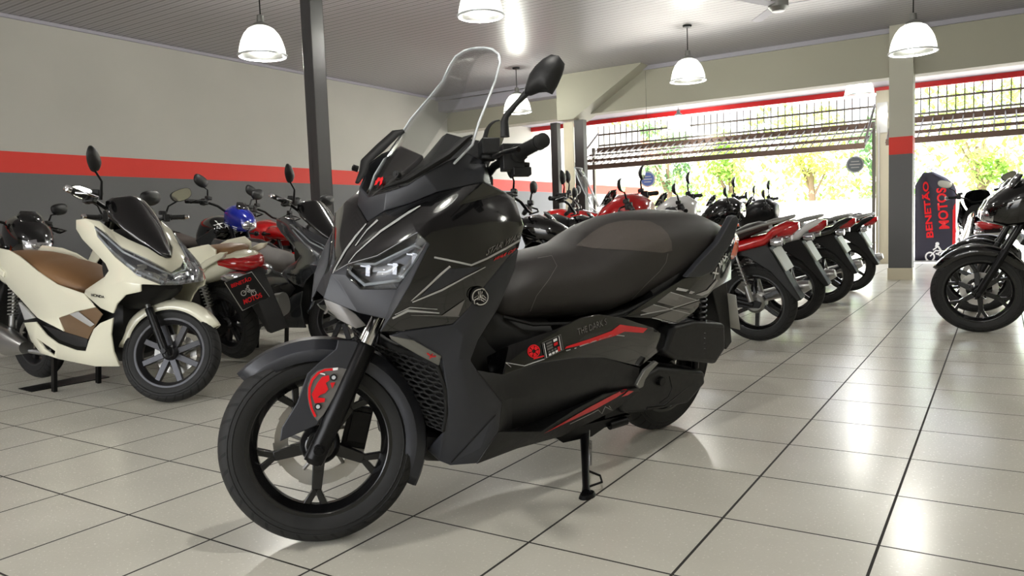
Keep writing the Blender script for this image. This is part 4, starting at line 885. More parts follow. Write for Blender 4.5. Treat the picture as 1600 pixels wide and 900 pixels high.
def common_front(root, S, ax, rake, wheelargs, leg_y, leg_len, leg_r, tube_r, tube_top, legm='blackmetal', lower=.0):
    wheel(root, 'front_wheel', ax.x, ax.z, *wheelargs[0], S=S, **wheelargs[1])
    u = Vector((-math.sin(rake), 0, math.cos(rake)))
    for s in (1, -1):
        b = MB(); o = Vector((0, s*leg_y, 0)); b.tube([ax+o-u*.03, ax+o+u*.05, ax+o+u*leg_len], [leg_r*.9, leg_r*1.05, leg_r], 14); b.cyl(ax+o, ax+o+Vector((0, s*.03, 0)), .014)
        fl = b.build('fork_leg', legm, root, smooth=45); fl.matrix_basis = S
        b = MB(); b.cyl(ax+o+u*leg_len, ax+o+u*tube_top, tube_r); b.build('fork_tube', 'steel', fl)
def bars(root, S, pts, end_m='chrome', grip_m='rubber', r=.011):
    b = MB(); L = [Vector(p) for p in pts]
    b.tube([Vector((p.x, -p.y, p.z)) for p in L[::-1]]+L[1:], r, 10)
    hb = b.build('handlebar', 'blackmetal', root, smooth=60); hb.matrix_basis = S
    for s in (1, -1):
        e = L[-1].copy(); a = L[-2].lerp(e, .25); e.y *= s; a.y *= s; d = (e-a).normalized()
        b = MB(); b.tube([a, a+d*.008, a+d*.01, e-d*.01], [.021, .021, .0165, .0165], 16); 
        for k in range(7): b.tube([a+d*(.02+k*.012), a+d*(.024+k*.012)], .0174, 16, cap=False)
        b.build('grip', grip_m, hb)
        b = MB(); b.tube([e-d*.008, e-d*.004, e+d*.02, e+d*.024], [.012, .018, .018, .012], 16); b.build('bar_end', end_m, hb)
        b = MB(); c = a-d*.03; b.box(c, (.05, .045, .05)); b.box(c+Vector((-.02, 0, -.02)), (.03, .04, .02)); b.box(c+Vector((.02, -s*.02, .035)), (.04, .05, .03)); b.build('switch_box', 'plastic', hb, bevel=.006)
        b = MB(); b.tube([c+Vector((.03, 0, 0)), c+Vector((.055, s*.04, -.004)), c+Vector((.045, s*.12, -.01)), Vector((e.x+.035, e.y, e.z-.015))], [.006, .007, .006, .007], 8); b.build('brake_lever', end_m if end_m == 'chrome' else 'blackmetal', hb)
    return hb
def mirrors(root, S, foot, neck, c, w, h, tilt=0, th=.03, shell='plastic', pw=2.6, both=True, n=20, lean=0):
    """c = centre of the mirror head; stalk from foot over neck"""
    for s in ((1, -1) if both else (both,)):
        b = MB(); vs = []; rings = []
        rt = Matrix.Rotation(s*tilt, 3, 'X') @ Matrix.Rotation(-s*lean, 3, 'Z')
        def pt(f, dx, k):
            t = 2*PI*k/n; a, q = math.cos(t), math.sin(t); yy = math.copysign(abs(a)**(2/pw), a)*w*(1+.12*q); zz = math.copysign(abs(q)**(2/pw), q)*h
            return Vector((c[0], s*c[1], c[2]))+rt @ Vector((dx, s*yy*f, zz*f))
        for f, dx in ((.01, th), (.45, th*.92), (.82, th*.55), (1, 0), (.97, -th*.3), (.9, -th*.36)): rings += [pt(f, dx, k) for k in range(n)]
        b.add(rings, [(i*n+k, i*n+(k+1) % n, (i+1)*n+(k+1) % n, (i+1)*n+k) for i in range(5) for k in range(n)]); mi = b.build('mirror', shell, root, smooth=60); mi.matrix_basis = S
        b = MB(); b.add([pt(.9, -th*.34, k) for k in range(n)], [tuple(range(n))]); b.build('mirror_glass', 'mirrorglass', mi, smooth=0)
        b = MB(); b.tube([(foot[0], s*foot[1], foot[2]), (neck[0], s*neck[1], neck[2]), Vector((c[0]+th*.3, s*c[1], c[2]))+rt @ Vector((0, -s*w*.55, -h*.75))], [.009, .0065, .006], 8); b.build('mirror_stem', 'blackmetal', mi, smooth=60)

PM = pose(-1.887, 1.054, R(.8)); PS = steer(R(36), 1.315, .086, R(27)); PMS = PM @ PS
pcx = thing('touring_scooter', PM, 'cream scooter with brown seat and smoked screen, facing right on its centre stand', 'scooter', None)
def W(x, y, Y):
    p = hit(PM, x, y, 1, -Y); return Vector((p.x, Y, p.z))
U = {k: W(*v) for k, v in {
 'a0': (118, 343, .19), 'a1': (133, 341, .195), 'a2': (156, 345, .17), 'a3': (170, 356, .15), 'a4': (200, 373, .115), 'a5': (232, 387, .07), 'a6': (250, 399, .035), 'a7': (264, 403, .0),
 'b1': (147, 352, .2), 'b2': (165, 363, .19), 'b3': (190, 386, .165), 'b4': (230, 404, .11), 'b5': (256, 418, .05), 'b6': (268, 426, .0),
 'c1': (152, 370, .215), 'c2': (180, 402, .215), 'c3': (200, 418, .205), 'c4': (214, 430, .19), 'c5': (252, 445, .12), 'c6': (280, 445, 0.0),
 'd0': (118, 358, .2), 'd1': (128, 374, .205), 'd2': (144, 391, .21), 'd3': (164, 412, .215), 'd4': (169, 423, .21), 'd5': (163, 432, .205), 'd6': (133, 452, .2), 'd7': (131, 459, .205),
 'e1': (190, 440, .225), 'e2': (220, 444, .19), 'e3': (220, 456, .185), 'e4': (196, 461, .215), 'e5': (182, 475, .225), 'e6': (176, 490, .225), 'e7': (157, 482, .225), 'e8': (160, 450, .225),
}.items()}
U['c6'].y = 0; U['a7'].y = 0; U['b6'].y = 0
panels(pcx, 'front_cowl', 'cream', U, ['a0 a1 b1 d0', 'a1 a2 b2 b1', 'a2 a3 b3 b2', 'a3 a4 b3', 'a4 a5 b4 b3', 'a5 a6 b5 b4', 'a6 a7 b6 b5',
   'd0 b1 c1 d1', 'd1 c1 c2 d2', 'd2 c2 d3', 'c2 c3 d4 d3', 'c3 c4 e1 d4', 'c4 c5 e2 e1', 'd4 e1 e8 d5', 'd5 e8 d7 d6', 'd7 e8 e7', 'e1 e2 e3 e4', 'e8 e1 e4 e5', 'e8 e5 e6 e7'], thick=.012, bevel=.005, smooth=55)
for s in (1, -1):
    def f2(k, back=0):
        p = U[k].copy(); p.y = (p.y-back*.6)*s; p.x -= back; return p
    b = MB(); tp = ['b1', 'b2', 'b3', 'b4', 'b5', 'b6']; bt = ['c1', 'c2', 'c3', 'c4', 'c5', 'c6']
    b.grid([[f2(k, .02) for k in tp], [f2(k, .02) for k in bt]]); hl = b.build('headlight', 'lampgrey', pcx, smooth=20, solid=.004)
    b = MB(); b.grid([[f2(k) for k in tp], [f2(k) for k in bt]]); b.build('lens', 'lens', hl, solid=.002)
    b = MB(); b.tube([f2(x, .008).lerp(f2(y, .008), .25) for x, y in zip(tp, bt)], .0055, 6); b.tube([f2(x, .01).lerp(f2(y, .01), .82) for x, y in zip(tp, bt)], .006, 6); b.build('light_guide', 'drl', hl)
    for i, w_ in ((3, .5), (3, .75), (4, .5), (4, .75)):
        b = MB(); c = f2(tp[i], .015).lerp(f2(bt[i], .015), w_); b.box(c, (.016, .045, .022), Matrix.Rotation(s*.5, 3, 'Z'))
        b.build('reflector', 'reflector', hl)
# smoked screen, curved
rows = []
for z, x, w_ in ((.765, 1.385, .02), (.80, 1.36, .045), (.86, 1.305, .085), (.92, 1.25, .12), (.98, 1.19, .14), (1.03, 1.145, .135), (1.07, 1.11, .115), (1.09, 1.092, .08), (1.098, 1.086, .03)):
    rows.append([Vector((x-.075*abs(k/6)**2*(w_/.12), w_*k/6, z)) for k in range(-6, 7)])
b = MB(); b.grid(rows); b.build('windscreen', 'smoke', pcx, solid=.005, smooth=180)
b = MB(); b.hull([(1.38, .60, .68, .05), (1.31, .55, .74, .12), (1.20, .5, .82, .16), (1.1, .48, .90, .165), (1.0, .5, .93, .14)], 16); b.hull([(1.12, .25, .62, .12), (1.02, .2, .66, .19), (.92, .2, .62, .18), (.7, .22, .56, .17), (.3, .28, .56, .16), (.1, .32, .58, .13)], 16)
b.build('inner_frame', 'dark', pcx, smooth=50)
V = {k: W(*v) for k, v in {
 'a0': (131, 459, .205), 'a1': (157, 482, .222), 'a2': (148, 480, .225), 'a3': (122, 486, .222), 'a4': (91, 497, .215), 'a5': (99, 518, .22), 'a6': (58, 497, .205), 'a7': (46, 484, .195), 'a8': (30, 466, .18), 'a9': (13, 449, .165), 'a10': (-2, 427, .155), 'a11': (-12, 412, .14),
 'b0': (89, 444, .19), 'b1': (56, 422, .18), 'b2': (29, 400, .17), 'b3': (13, 391, .16), 'b4': (-10, 386, .145), 'b5': (-16, 396, .14), 'm': (75, 470, .215), 'm2': (112, 466, .215)}.items()}
panels(pcx, 'side_body', 'cream', V, ['a0 a2 a3 m2', 'm2 a3 a4 m', 'm a4 a5 a6', 'm a6 a7', 'm a7 a8 b1', 'b0 m2 m b1', 'b0 a0 m2', 'b1 a8 a9 b2', 'b2 a9 a10 b3', 'b3 a10 a11 b4', 'b4 a11 b5'], thick=.012, bevel=.004, smooth=60)
Z = {k: W(*v) for k, v in {
 'a0': (37, 504, .2), 'a1': (55, 503, .205), 'a2': (72, 524, .215), 'a3': (89, 537, .22), 'a4': (118, 548, .225), 'a5': (133, 549, .225), 'a6': (138, 533, .225), 'a7': (146, 514, .225), 'a8': (156, 505, .225), 'a9': (176, 497, .222),
 'b0': (173, 524, .2), 'b1': (177, 550, .19), 'b2': (187, 573, .15), 'b3': (148, 573, .19), 'b4': (118, 567, .2), 'b5': (93, 562, .2), 'b6': (63, 552, .195), 'b7': (48, 533, .195), 'v0': (58, 530, .205), 'v1': (86, 549, .212), 'v2': (84, 556, .21), 'v3': (70, 546, .205)}.items()}
panels(pcx, 'lower_cowl', 'cream', Z, ['a0 a1 v0 b7', 'a1 a2 v1 v0', 'a2 a3 v1', 'b7 v0 v3 b6', 'v3 v2 b5 b6', 'v2 v1 a3 b5', 'a3 a4 b4 b5', 'a4 a5 b3 b4', 'a5 a6 b0 b1 b3', 'a6 a7 a8 b0', 'a8 a9 b0', 'b1 b2 b3'], thick=.012, bevel=.004, smooth=60)
Z2 = {k: W(*v) for k, v in {'a': (91, 497, .212), 'b': (148, 479, .218), 'c': (160, 491, .218), 'd': (148, 510, .215), 'e': (137, 530, .21), 'f': (99, 518, .21)}.items()}
panels(pcx, 'brown_panel', 'brownp', Z2, ['a b c d', 'a d e f'], thick=.006)
Z3 = {k: W(*v) for k, v in {'a': (108, 491, .222), 'b': (122, 487, .225), 'c': (147, 507, .225), 'd': (141, 511, .222), 'e': (162, 487, .228), 'f': (178, 492, .226), 'g': (175, 497, .226), 'h': (160, 498, .228)}.items()}
panels(pcx, 'silver_accent', 'silver', Z3, ['a b c d'], thick=.004)
Z4 = {k: W(*v) for k, v in {'a': (66, 508, .205), 'b': (99, 518, .2), 'c': (137, 529, .2), 'd': (134, 542, .215), 'e': (118, 541, .215), 'f': (90, 530, .212)}.items()}
panels(pcx, 'footboard', 'plastic', Z4, ['a b f', 'b c d e', 'b e f'], thick=.02)
b = MB(); b.hull([(.79, .56, .62, .09), (.74, .54, .67, .15, 2.3), (.62, .54, .72, .178, 2.2), (.5, .57, .75, .18, 2.3), (.38, .60, .768, .172, 2.4), (.30, .63, .775, .165, 2.4), (.24, .62, .795, .172, 2.5), (.1, .68, .815, .15, 2.5), (-.08, .71, .825, .135, 2.5), (-.2, .74, .82, .11, 2.4), (-.25, .76, .80, .07)], 28)
b.build('seat', 'brown', pcx, smooth=180)
b = MB(); b.hull([(.1, .56, .68, .15), (-.1, .6, .76, .145), (-.22, .64, .785, .12), (-.33, .68, .775, .085), (-.36, .70, .76, .05)], 18); b.build('tail_cowl', 'cream', pcx, smooth=60)
for s in (1, -1):
    b = MB(); b.prism([(.02, .70), (-.12, .755), (-.28, .80), (-.34, .80), (-.30, .765), (-.15, .72), (0, .665)], s*.14, s*.17); b.build('grab_rail', 'cream', pcx, bevel=.008, seg=3)
b = MB(); b.hull([(-.2, .70, .75, .145, 3.5), (-.30, .665, .755, .128, 3.5), (-.37, .65, .745, .09, 3.5), (-.415, .675, .715, .03, 3)], 20); b.build('tail_light', 'taillens', pcx, smooth=60)
for s in (1, -1):
    b = MB(); b.hull([(-.22, .61, .65, .03, 2.4, s*.125), (-.30, .59, .67, .045, 2.4, s*.12), (-.37, .60, .66, .04, 2.4, s*.10), (-.40, .62, .645, .02, 2.2, s*.095)], 14); b.build('turn_signal', 'reflector', pcx, smooth=60)
b = MB(); b.prism([(-.2, .66), (-.36, .66), (-.47, .36), (-.50, .25), (-.46, .26), (-.36, .42), (-.24, .58)], -.07, .07); b.build('rear_mudguard', 'plastic', pcx, bevel=.008)
b = MB(); b.add([(-.385, -.1, .62), (-.385, .1, .62), (-.46, .1, .44), (-.46, -.1, .44)], [(0, 1, 2, 3)]); b.build('number_plate', 'plate', pcx, solid=.003, off=1)
ax = Vector((1.315, 0, .258))
common_front(pcx, PS, ax, R(27), ((.258, .105, .185), dict(spokes=8, split=False, rim='rimg', disc=.11, disc_side=1, twist=.12, sw=.03, hub=.04)), .085, .25, .021, .015, .42)
b = MB(); b.box(ax+Vector((-.09, .062, .02)), (.06, .035, .09)); o = b.build('brake_caliper', 'alu', pcx, bevel=.006); o.matrix_basis = PS
arc_fender(pcx, 'front_fender', 'cream', 1.315, .258, .270, .068, R(34), R(176), PS, th=.004, crown=.018, taper=.25)
for s in (): b.prism([(1.25, .40), (1.22, .50), (1.27, .56), (1.33, .57), (1.40, .54), (1.44, .50), (1.35, .50), (1.30, .44)], s*.086, s*.078)
bars(pcx, PS, [(.99, 0, .95), (.965, .06, .955), (.93, .12, 1.0), (.88, .2, 1.035), (.835, .33, 1.04)])
mirrors(pcx, PS, (.93, .2, 1.03), (.94, .235, 1.12), (.93, .325, 1.205), .085, .045, tilt=.35, th=.032, lean=.2)
wheel(pcx, 'rear_wheel', 0, .292, .262, .12, .18, 8, False, 'rimg', .1, -1, twist=.12, sw=.03)
b = MB(); b.hull([(.45, .26, .46, .12), (.25, .22, .46, .14), (.12, .24, .42, .12)], 14); b.hull([(.3, .24, .36, .035, 3, .14), (.1, .22, .38, .045, 3, .15), (-.08, .22, .37, .045, 3, .15), (-.13, .26, .33, .03, 3, .15)], 14); b.build('engine', 'blackmetal', pcx, smooth=50)
b = MB(); b.tube([(.45, -.05, .26), (.3, -.12, .22), (.15, -.16, .24)], .016, 10); b.hull([(.2, .22, .29, .04, 2.4, -.17), (.05, .2, .36, .06, 2.4, -.185), (-.25, .26, .44, .062, 2.4, -.2), (-.34, .30, .45, .045, 2.4, -.2)], 18); b.build('exhaust', 'steel', pcx, smooth=60)
for s in (1, -1):
    b = MB(); b.cyl((-.02, s*.135, .33), (.05, s*.13, .64), .012); b.cyl((-.02, s*.135, .33), (.005, s*.135, .44), .022)
    b2 = [Vector((-.005+.045*t+.027*math.cos(a), s*.133+.027*math.sin(a), .43+.19*t)) for t, a in [(k/72, 2*PI*9*k/72) for k in range(73)]]; b.tube(b2, .005, 5); b.build('shock_absorber', 'steel', pcx)
Z5 = {k: W(*v) for k, v in {'a': (28, 472, .2), 'b': (40, 484, .21), 'c': (52, 497, .215), 'd': (38, 500, .21)}.items()}
panels(pcx, 'passenger_footrest', 'silver', Z5, ['a b c d'], thick=.02)
b = MB()
for s in (1, -1): b.box((.41, s*.13, .13), (.03, .02, .26), Matrix.Rotation(R(8), 3, 'Y'))
b.tube([(.43, -.14, .24), (.43, .14, .24)], .014, 8); b.build('centre_stand', 'blackmetal', pcx)
decal('lettering', 'dark', quad_text('HONDA', (143, 463), (163.5, 466.5), (163.5, 462), (143, 458.5), .03), [C.objects['front_cowl.001']], pcx, .0015, 'small dark HONDA lettering on the cowl')
# plate under the centre stand
sp_ = MB(); sp_.prism([(29, 608), (48, 614), (171, 590), (150, 585)], 0, 1)
def gl(x, y, z=0): d = ray(x, y); return CAM+d*((z-CAM.z)/d.z)
b = MB(); q = [gl(29, 608), gl(49, 613), gl(171, 590), gl(150, 584)]; b.add([Vector((p.x, p.y, .001)) for p in q]+[Vector((p.x, p.y, .005)) for p in q], [(3, 2, 1, 0), (4, 5, 6, 7), (0, 1, 5, 4), (1, 2, 6, 5), (2, 3, 7, 6), (3, 0, 4, 7)])
tag(b.build('stand_plate', 'blackmetal', None, smooth=0), 'flat black strip on the floor under the stand of the cream scooter at the left', 'plate')
# white one seen from behind with the shop plate
M2 = pose(-1.27, 2.04, R(178), R(9)); sw = copy_bike(pcx, M2, 'cream scooter seen from behind with square black shop plate under its red tail light', 'scooter', None, steer(R(-22), 1.315, .086, R(27)), None, ('lettering', 'number_plate', 'centre_stand'))
I2 = M2.inverted()
b = MB(); pq = [hit(M2, x, y, 0, -.43) for x, y in ((351, 441), (393, 425), (421, 464), (379, 485))]
b.add(pq, [(0, 1, 2, 3)]); sq = b.build('shop_plate', 'dark', sw, solid=.004, off=0, smooth=0); sq['label'] = 'black square plate with red BENETÃO MOTOS lettering'
b = MB(); b.tube(pq, .0035, 5, closed=True); b.build('plate_border', 'silver', sq)
decal('plate_lettering', 'red', quad_text('BENETÃO', (361.5, 450), (393, 438), (391, 431), (359.5, 443), .03)+quad_text('MOTOS', (381, 476), (410, 464), (407, 457), (379, 468), .03), [sq], sq, .003)
decal('rider_drawing', 'silver', rider((388, 453.5), 24, 17), [sq], sq, .003)
# grey one
M3 = pose(-2.063, 2.72, R(-8.9)); sg_ = copy_bike(pcx, M3, 'dark grey scooter with smoked screen parked in front of the tall black steel post', 'scooter', None, steer(R(35), 1.315, .086, R(27)), {'front_cowl': 'greypaint', 'side_body': 'greypaint', 'lower_cowl': 'greypaint', 'front_fender': 'greypaint', 'tail_cowl': 'greypaint', 'grab_rail': 'greypaint', 'seat': 'seat2', 'brown_panel': 'plastic', 'silver_accent': 'plastic'})
# ================================================================== street motorcycles
SS = lambda a: steer(R(a), 1.27, .09, R(26))
def street(root, rad=.29, kind='naked', paint='gloss', seatm='seat', fwm='rim'):
    cub = kind == 'cub'; sh = .19 if cub else 0
    wb = 1.27; S0 = Matrix(); ax = Vector((wb, 0, rad)); rr = rad-.075
    common_front(root, S0, ax, R(26), ((rad, .09, rr), dict(spokes=6, split=(kind == 'naked'), rim=fwm, disc=.12, disc_side=-1, twist=.25 if kind == 'cub' else .1, sw=.026, hub=.045)), .085, .34, .024, .017, .62)
    arc_fender(root, 'front_fender', paint, wb, rad, rad+.014, .062, R(30), R(150), S0, th=.004, crown=.014, taper=.25)
    b = MB(); b.box((wb-.33, 0, .84), (.05, .2, .04), Matrix.Rotation(R(-26), 3, 'Y')); b.box((wb-.25, 0, .66), (.06, .22, .04), Matrix.Rotation(R(-26), 3, 'Y')); o = b.build('fork_bridge', 'blackmetal', root, bevel=.004)
    # head cowl with lamp
    b = MB(); b.hull([(1.22, .80, .86, .04), (1.18, .74, .93, .12), (1.10, .70, 1.01, .17), (.98, .72, 1.08, .185), (.86, .78, 1.08, .17), (.77, .85, 1.02, .12)] if cub else [(1.27, .83, .88, .03), (1.23, .79, .95, .10), (1.13, .76, 1.03, .15), (1.0, .77, 1.09, .16), (.88, .82, 1.07, .13)], 18); hc = b.build('head_cowl', paint, root, smooth=60)
    b = MB(Matrix.Translation((.05 if cub else .10, 0, .01))); b.hull([(1.175, .80, .85, .04, 2.2), (1.16, .785, .885, .08, 2.4), (1.11, .775, .90, .108, 2.6)], 18); b.build('headlight', 'reflector', hc, smooth=60)
    b = MB(Matrix.Translation((.06, 0, .07))); b.grid([[Vector((1.09-.02*abs(k/3)**2, .085*k/3, .93)) for k in range(-3, 4)], [Vector((1.045-.03*abs(k/3)**2, .095*k/3, 1.0)) for k in range(-3, 4)], [Vector((1.01-.02*abs(k/3)**2, .06*k/3, 1.045)) for k in range(-3, 4)]]); b.build('small_screen', 'smoke', hc, solid=.004, smooth=180)
    bars(root, S0, [(.93, 0, .96), (.925, .06, .965), (.90, .14, 1.01), (.86, .24, 1.03), (.80, .36, 1.015)], end_m='blackmetal')
    mirrors(root, S0, (.87, .22, 1.03), (.88, .24, 1.13), (.875, .31, 1.19), .072, .048, tilt=.3, th=.028)
    # seat and tail
    b = MB(); b.hull([(.52, .70, .74, .07), (.46, .68, .755, .10, 2.4), (.3, .68, .765, .125, 2.5), (.12, .70, .785, .135, 2.5), (-.05+sh*.5, .73, .825, .125, 2.5), (-.22+sh, .76, .84, .1, 2.5), (-.30+sh, .79, .83, .06)], 22); b.build('seat', seatm, root, smooth=180)
    b = MB(); b.hull([(.32, .60, .69, .12), (.1, .63, .72, .125), (-.1, .68, .765, .115), (-.28+sh*.7, .735, .81, .085), (-.42+sh, .775, .84, .055), (-.46+sh, .79, .835, .035)], 18); b.build('tail_cowl', paint, root, smooth=60)
    b = MB(); b.T = Matrix.Translation((sh, 0, 0)); b.hull([(-.36, .73, .80, .06, 2.6), (-.45, .74, .83, .05, 2.6), (-.49, .78, .83, .03, 2.6)], 14); b.build('tail_light', 'taillens', root, smooth=60)
    b = MB(Matrix.Translation((sh*.8, 0, 0))); b.tube([(-.02, .15, .76), (-.25, .155, .83), (-.40, .10, .86), (-.42, 0, .865), (-.40, -.10, .86), (-.25, -.155, .83), (-.02, -.15, .76)], .011, 8); b.build('grab_rail', 'blackmetal' if kind == 'naked' else 'alu', root)
    for s in (1, -1):
        b = MB(Matrix.Translation((sh, 0, 0))); b.cyl((-.36, s*.05, .715), (-.365, s*.11, .71), .008, n=8); b.hull([(-.41, .685, .74, .028, 2.2, s*.125), (-.37, .68, .745, .036, 2.2, s*.125), (-.34, .69, .735, .026, 2.2, s*.125)], 14); b.build('turn_signal', 'reflector', root, smooth=60)
        b = MB(); b.cyl((1.0, s*.12, .80), (1.0, s*.17, .80), .008, n=8); b.ball((1.0, s*.19, .80), .028, (1, .8, .8), 12); b.build('turn_signal', 'orange', root, smooth=60)
    b = MB(Matrix.Translation((sh*1.5, 0, 0))); b.prism([(-.18, .70), (-.36, .73), (-.44, .60), (-.60, .31), (-.57, .30), (-.40, .50), (-.25, .60), (-.15, .62)], -.06, .06); b.build('rear_mudguard', 'plastic', root, bevel=.008)
    b = MB(Matrix.Translation((sh*1.5, 0, 0))); u = Vector((-.11, 0, -.2)).normalized(); o = Vector((-.435, 0, .66)); b.add([o+Vector((0, -.085, 0)), o+Vector((0, .085, 0)), o+Vector((0, .085, 0))+u*.17, o+Vector((0, -.085, 0))+u*.17], [(0, 1, 2, 3)]); b.build('number_plate', 'plate', root, solid=.01, off=0, smooth=0)
    # middle
    if kind == 'naked':
        b = MB(); b.hull([(.93, .80, .86, .06), (.88, .76, .92, .12, 2.4), (.78, .72, .955, .15, 2.4), (.66, .70, .945, .155, 2.4), (.55, .69, .87, .12, 2.4), (.47, .69, .77, .07)], 22); b.build('fuel_tank', paint, root, smooth=180)
        for s in (1, -1):
            b = MB(); b.prism([(.62, .74), (.92, .84), (.97, .72), (.88, .56), (.74, .60)], s*.15, s*.165); b.build('tank_shroud', paint, root, bevel=.006)
    else:
        b = MB(); b.hull([(1.02, .60, .86, .07, 2.4), (.95, .50, .88, .14, 2.6), (.88, .42, .80, .17, 2.6), (.80, .40, .66, .12, 2.6), (.65, .42, .60, .09, 2.6), (.45, .46, .70, .1, 2.6), (.3, .5, .7, .11, 2.6)], 20); b.build('leg_guard', paint, root, smooth=60)
    b = MB(); b.tube([(.95, 0, .78), (.7, 0, .62), (.4, 0, .62), (-.2, 0, .70)], .022, 8); b.tube([(.93, 0, .7), (.82, 0, .4), (.7, 0, .25), (.35, 0, .25), (.3, 0, .5)], .02, 8); b.build('frame', 'blackmetal', root)
    b = MB(); b.hull([(.75, .24, .40, .10), (.6, .2, .42, .13), (.4, .2, .42, .13), (.28, .24, .38, .08)], 16)
    for k in range(7): b.box((.68-.006*k, 0, .42+k*.022), (.15, .14, .008))
    b.box((.66, 0, .48), (.1, .09, .16)); b.cyl((.5, .1, .3), (.5, .15, .3), .07); b.cyl((.45, -.1, .3), (.45, -.155, .3), .085); b.build('engine', 'alu' if kind == 'cub' else 'blackmetal', root, smooth=50)
    b = MB(); b.tube([(.72, -.03, .42), (.80, -.06, .34), (.72, -.10, .2), (.4, -.14, .2), (.1, -.15, .26)], .018, 10); b.tube([(.15, -.15, .25), (.1, -.155, .265), (-.28, -.165, .36), (-.32, -.165, .37)], [.02, .042, .045, .03], 14); b.build('exhaust', 'steel', root, smooth=50)
    for s in (1, -1):
        b = MB(); b.tube([(.42, s*.09, .36), (0, s*.085, rad)], .018, 8); b.build('swingarm', 'blackmetal', root)
        b = MB(); b.cyl((-.0, s*.12, rad+.05), (.1, s*.115, .64), .009); b.cyl((-.0, s*.12, rad+.03), (.03, s*.12, rad+.14), .021)
        b.tube([Vector((.03+.06*t+.024*math.cos(a), s*.118+.024*math.sin(a), rad+.14+.17*t)) for t, a in [(k/56, 2*PI*7*k/56) for k in range(57)]], .0045, 5); b.build('shock_absorber', 'steel', root)
        b = MB(); b.prism([(.42, .66), (.12, .70), (.08, .60), (.2, .48), (.38, .50)], s*.10, s*.125); b.build('side_cover', paint if kind == 'naked' else 'plastic', root, bevel=.008)
        b = MB(); b.cyl((.42, s*.1, .28), (.42, s*.24, .28), .012); b.build('footpeg', 'rubber', root)
    wheel(root, 'rear_wheel', 0, rad, rad, .11, rr, 6, kind == 'naked', fwm, 0, twist=.25 if kind == 'cub' else .1, sw=.026, hub=.05, drum=True)
    b = MB(); b.prism([(.42, .33), (.1, .33), (-.06, .29), (-.04, .25), (.42, .25)], .07, .085); b.build('chain_guard', 'blackmetal', root, bevel=.004)
    b = MB(); b.tube([(.5, .08, .26), (.52, .17, .12), (.53, .24, .045)], .01, 8); b.box((.53, .245, .04), (.06, .03, .012)); b.build('side_stand', 'blackmetal', root)
def rowM(x, y, h, lean): return pose(x, y, R(h), R(lean))
g1 = thing('street_motorcycle', rowM(1.70, 4.10, 178, 6), 'red motorcycle with silver plate, nearest of the row behind the large scooter', 'motorcycle')
street(g1, .275, 'cub', 'redpaint')
def rep(src, M, lab, a, rc=None, skip=(), cat='motorcycle'): return copy_bike(src, M, lab, cat, None, SS(a), rc, skip)
def paint(c, extra=None):
    d = {k: c for k in ('head_cowl', 'tail_cowl', 'front_fender', 'leg_guard', 'fuel_tank', 'tank_shroud', 'side_cover')}; d.update(extra or {}); return d
for o in kids(g1):
    if o.name.split('.')[0] in STEERED: o.matrix_basis = SS(12)
g2 = rep(g1, rowM(1.67, 5.24, 178, 6), 'white motorcycle with red tail light, second of the row behind the large scooter', 12, paint('whitepaint', {'side_cover': 'plastic', 'leg_guard': 'plastic'}))
g3 = rep(g1, rowM(1.68, 6.60, 178, 6), 'black motorcycle with tall dark mirrors, third of the row behind the large scooter', 12, paint('gloss'))
g4 = rep(g1, rowM(1.70, 7.95, 178, 6), 'dark brown motorcycle, fourth of the row behind the large scooter', 12, paint('blackmetal'))
n1 = thing('street_motorcycle', rowM(4.26, 5.12, 186, 11), 'black motorcycle at the right edge with its front wheel nearest the camera', 'motorcycle')
street(n1, .30, 'naked', 'gloss')
for o in kids(n1):
    if o.name.split('.')[0] in STEERED: o.matrix_basis = SS(-6)
for o in kids(n1):
    if o.name.startswith('fork_leg'):
        for g in kids(o): g.data.materials[0] = G['blackmetal']
n2 = rep(n1, rowM(4.22, 6.35, 186, 9), 'black motorcycle directly behind the frontmost one at the right edge', -6)
n3 = rep(n1, rowM(4.25, 7.5, 186, 9), 'black motorcycle at the right, third back from the camera', -6)
n4 = rep(n1, rowM(1.28, 8.85, 182, 6), 'dark motorcycle with silver end pipe beside the base of the pillar', 5)
n5 = copy_bike(pcx, pose(3.05, 8.3, R(96), R(3)), 'black scooter with rounded tail seen from behind, just right of the feather banner', 'scooter', None, steer(R(5), 1.315, .086, R(27)), {k: 'gloss' for k in ('front_cowl', 'side_body', 'lower_cowl', 'front_fender', 'tail_cowl', 'grab_rail', 'seat', 'brown_panel', 'silver_accent')}, ('lettering', 'centre_stand'))
NP = {'n12': (-.5, 2.95), 'n6': (-.76, 4.1), 'n7': (-1.54, 5.5), 'n8': (-4.15, 3.5), 'n9': (-4.55, 4.4)}
def tall(M, s): return M @ Matrix.Scale(s, 4)
n12 = rep(n1, rowM(*NP['n12'], 10, 5), 'dark motorcycle whose mirror shows just under the grip of the large scooter', 8, None, ('turn_signal',))
n6 = rep(n1, rowM(*NP['n6'], 10, 5), 'black motorcycle with rounded tank seen between the large scooter cowl and seat', 10, {'fuel_tank': 'plastic', 'fork_tube': 'blackmetal'}, ('turn_signal',))
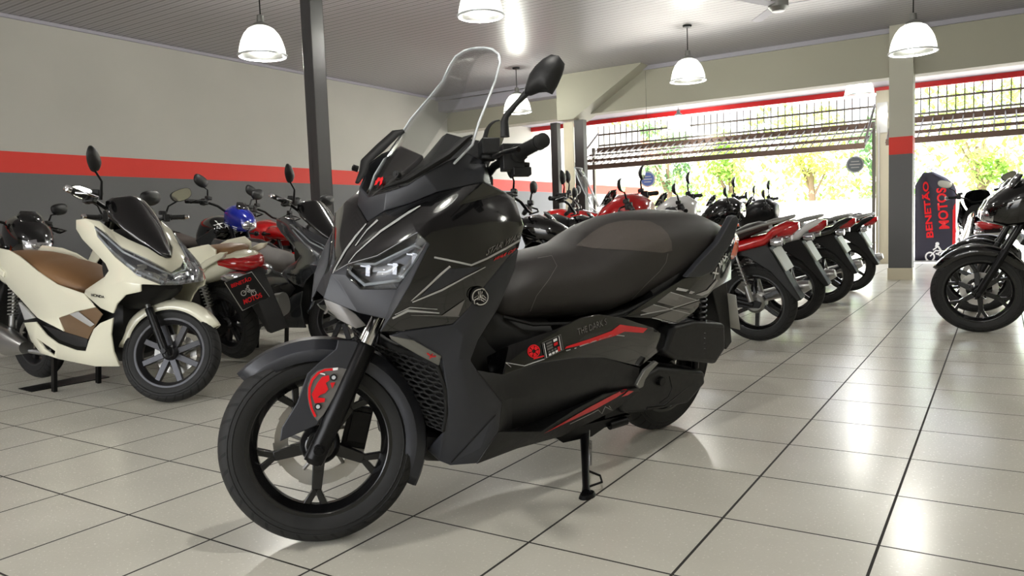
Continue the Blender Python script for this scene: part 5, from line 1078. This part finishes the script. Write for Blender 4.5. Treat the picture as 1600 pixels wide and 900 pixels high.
n7 = rep(n1, tall(rowM(*NP['n7'], 10, 5), 1.08), 'red motorcycle with clear tall screen in front of the two steel posts', 10, paint('redpaint', {'small_screen': 'glass'}))
n8 = rep(n1, tall(rowM(*NP['n8'], -6, 4), 1.12), 'blue and black motorcycle with bright headlight in front of the grey wall band', 12, paint('gloss', {'head_cowl': 'bluepaint', 'seat': 'seat2', 'turn_signal': 'blackmetal'}))
n9 = rep(n1, tall(rowM(*NP['n9'], -6, 4), 1.08), 'motorcycle with red front end behind the blue and black one', 12, paint('redpaint', {'seat': 'seat2', 'turn_signal': 'blackmetal'}))
def warp(r, base, Mx):
    for o in kids(r):
        if o.name.split('.')[0] == base: o.matrix_basis = Mx @ o.matrix_basis
def about(p, s, d=(0, 0, 0)): return Matrix.Translation(Vector(p)+Vector(d)) @ Matrix.Diagonal((*s, 1)) @ Matrix.Translation(-Vector(p))
for o in (n6, n12): warp(o, 'head_cowl', about((1.05, 0, .9), (.8, .8, .62), (0, 0, -.08)))
warp(n7, 'head_cowl', about((1.05, 0, .9), (1.15, .9, .7), (0, 0, -.10)))
b = MB(); rr_ = [[Vector((x-.05*abs(k/4)**2, w_*k/4, z)) for k in range(-4, 5)] for x, w_, z in ((1.14, .13, .97), (1.08, .15, 1.1), (1.02, .14, 1.23), (.97, .08, 1.33))]; b.grid(rr_)
wsn = b.build('windscreen', 'glass', n7, solid=.004, smooth=180); b = MB(); b.tube([r[0] for r in rr_]+rr_[-1][1:-1]+[r[-1] for r in rr_][::-1], .006, 6); b.build('windscreen_edge', 'drl', wsn)
warp(n8, 'head_cowl', about((1.1, 0, .9), (.75, .62, .72)))
warp(n9, 'head_cowl', about((1.1, 0, .9), (1.25, .7, .5), (0, 0, -.10)))
decal('lettering', 'white', quad_text('XRE', (333, 352), (372, 362), (371, 355), (332, 344), .02, .2), [o for o in kids(n8) if o.type == 'MESH'], n8, .004)
n10 = rep(n1, rowM(-4.3, 1.7, -4, 4), 'black motorcycle with clear headlight at the left edge behind the cream scooter', 12)
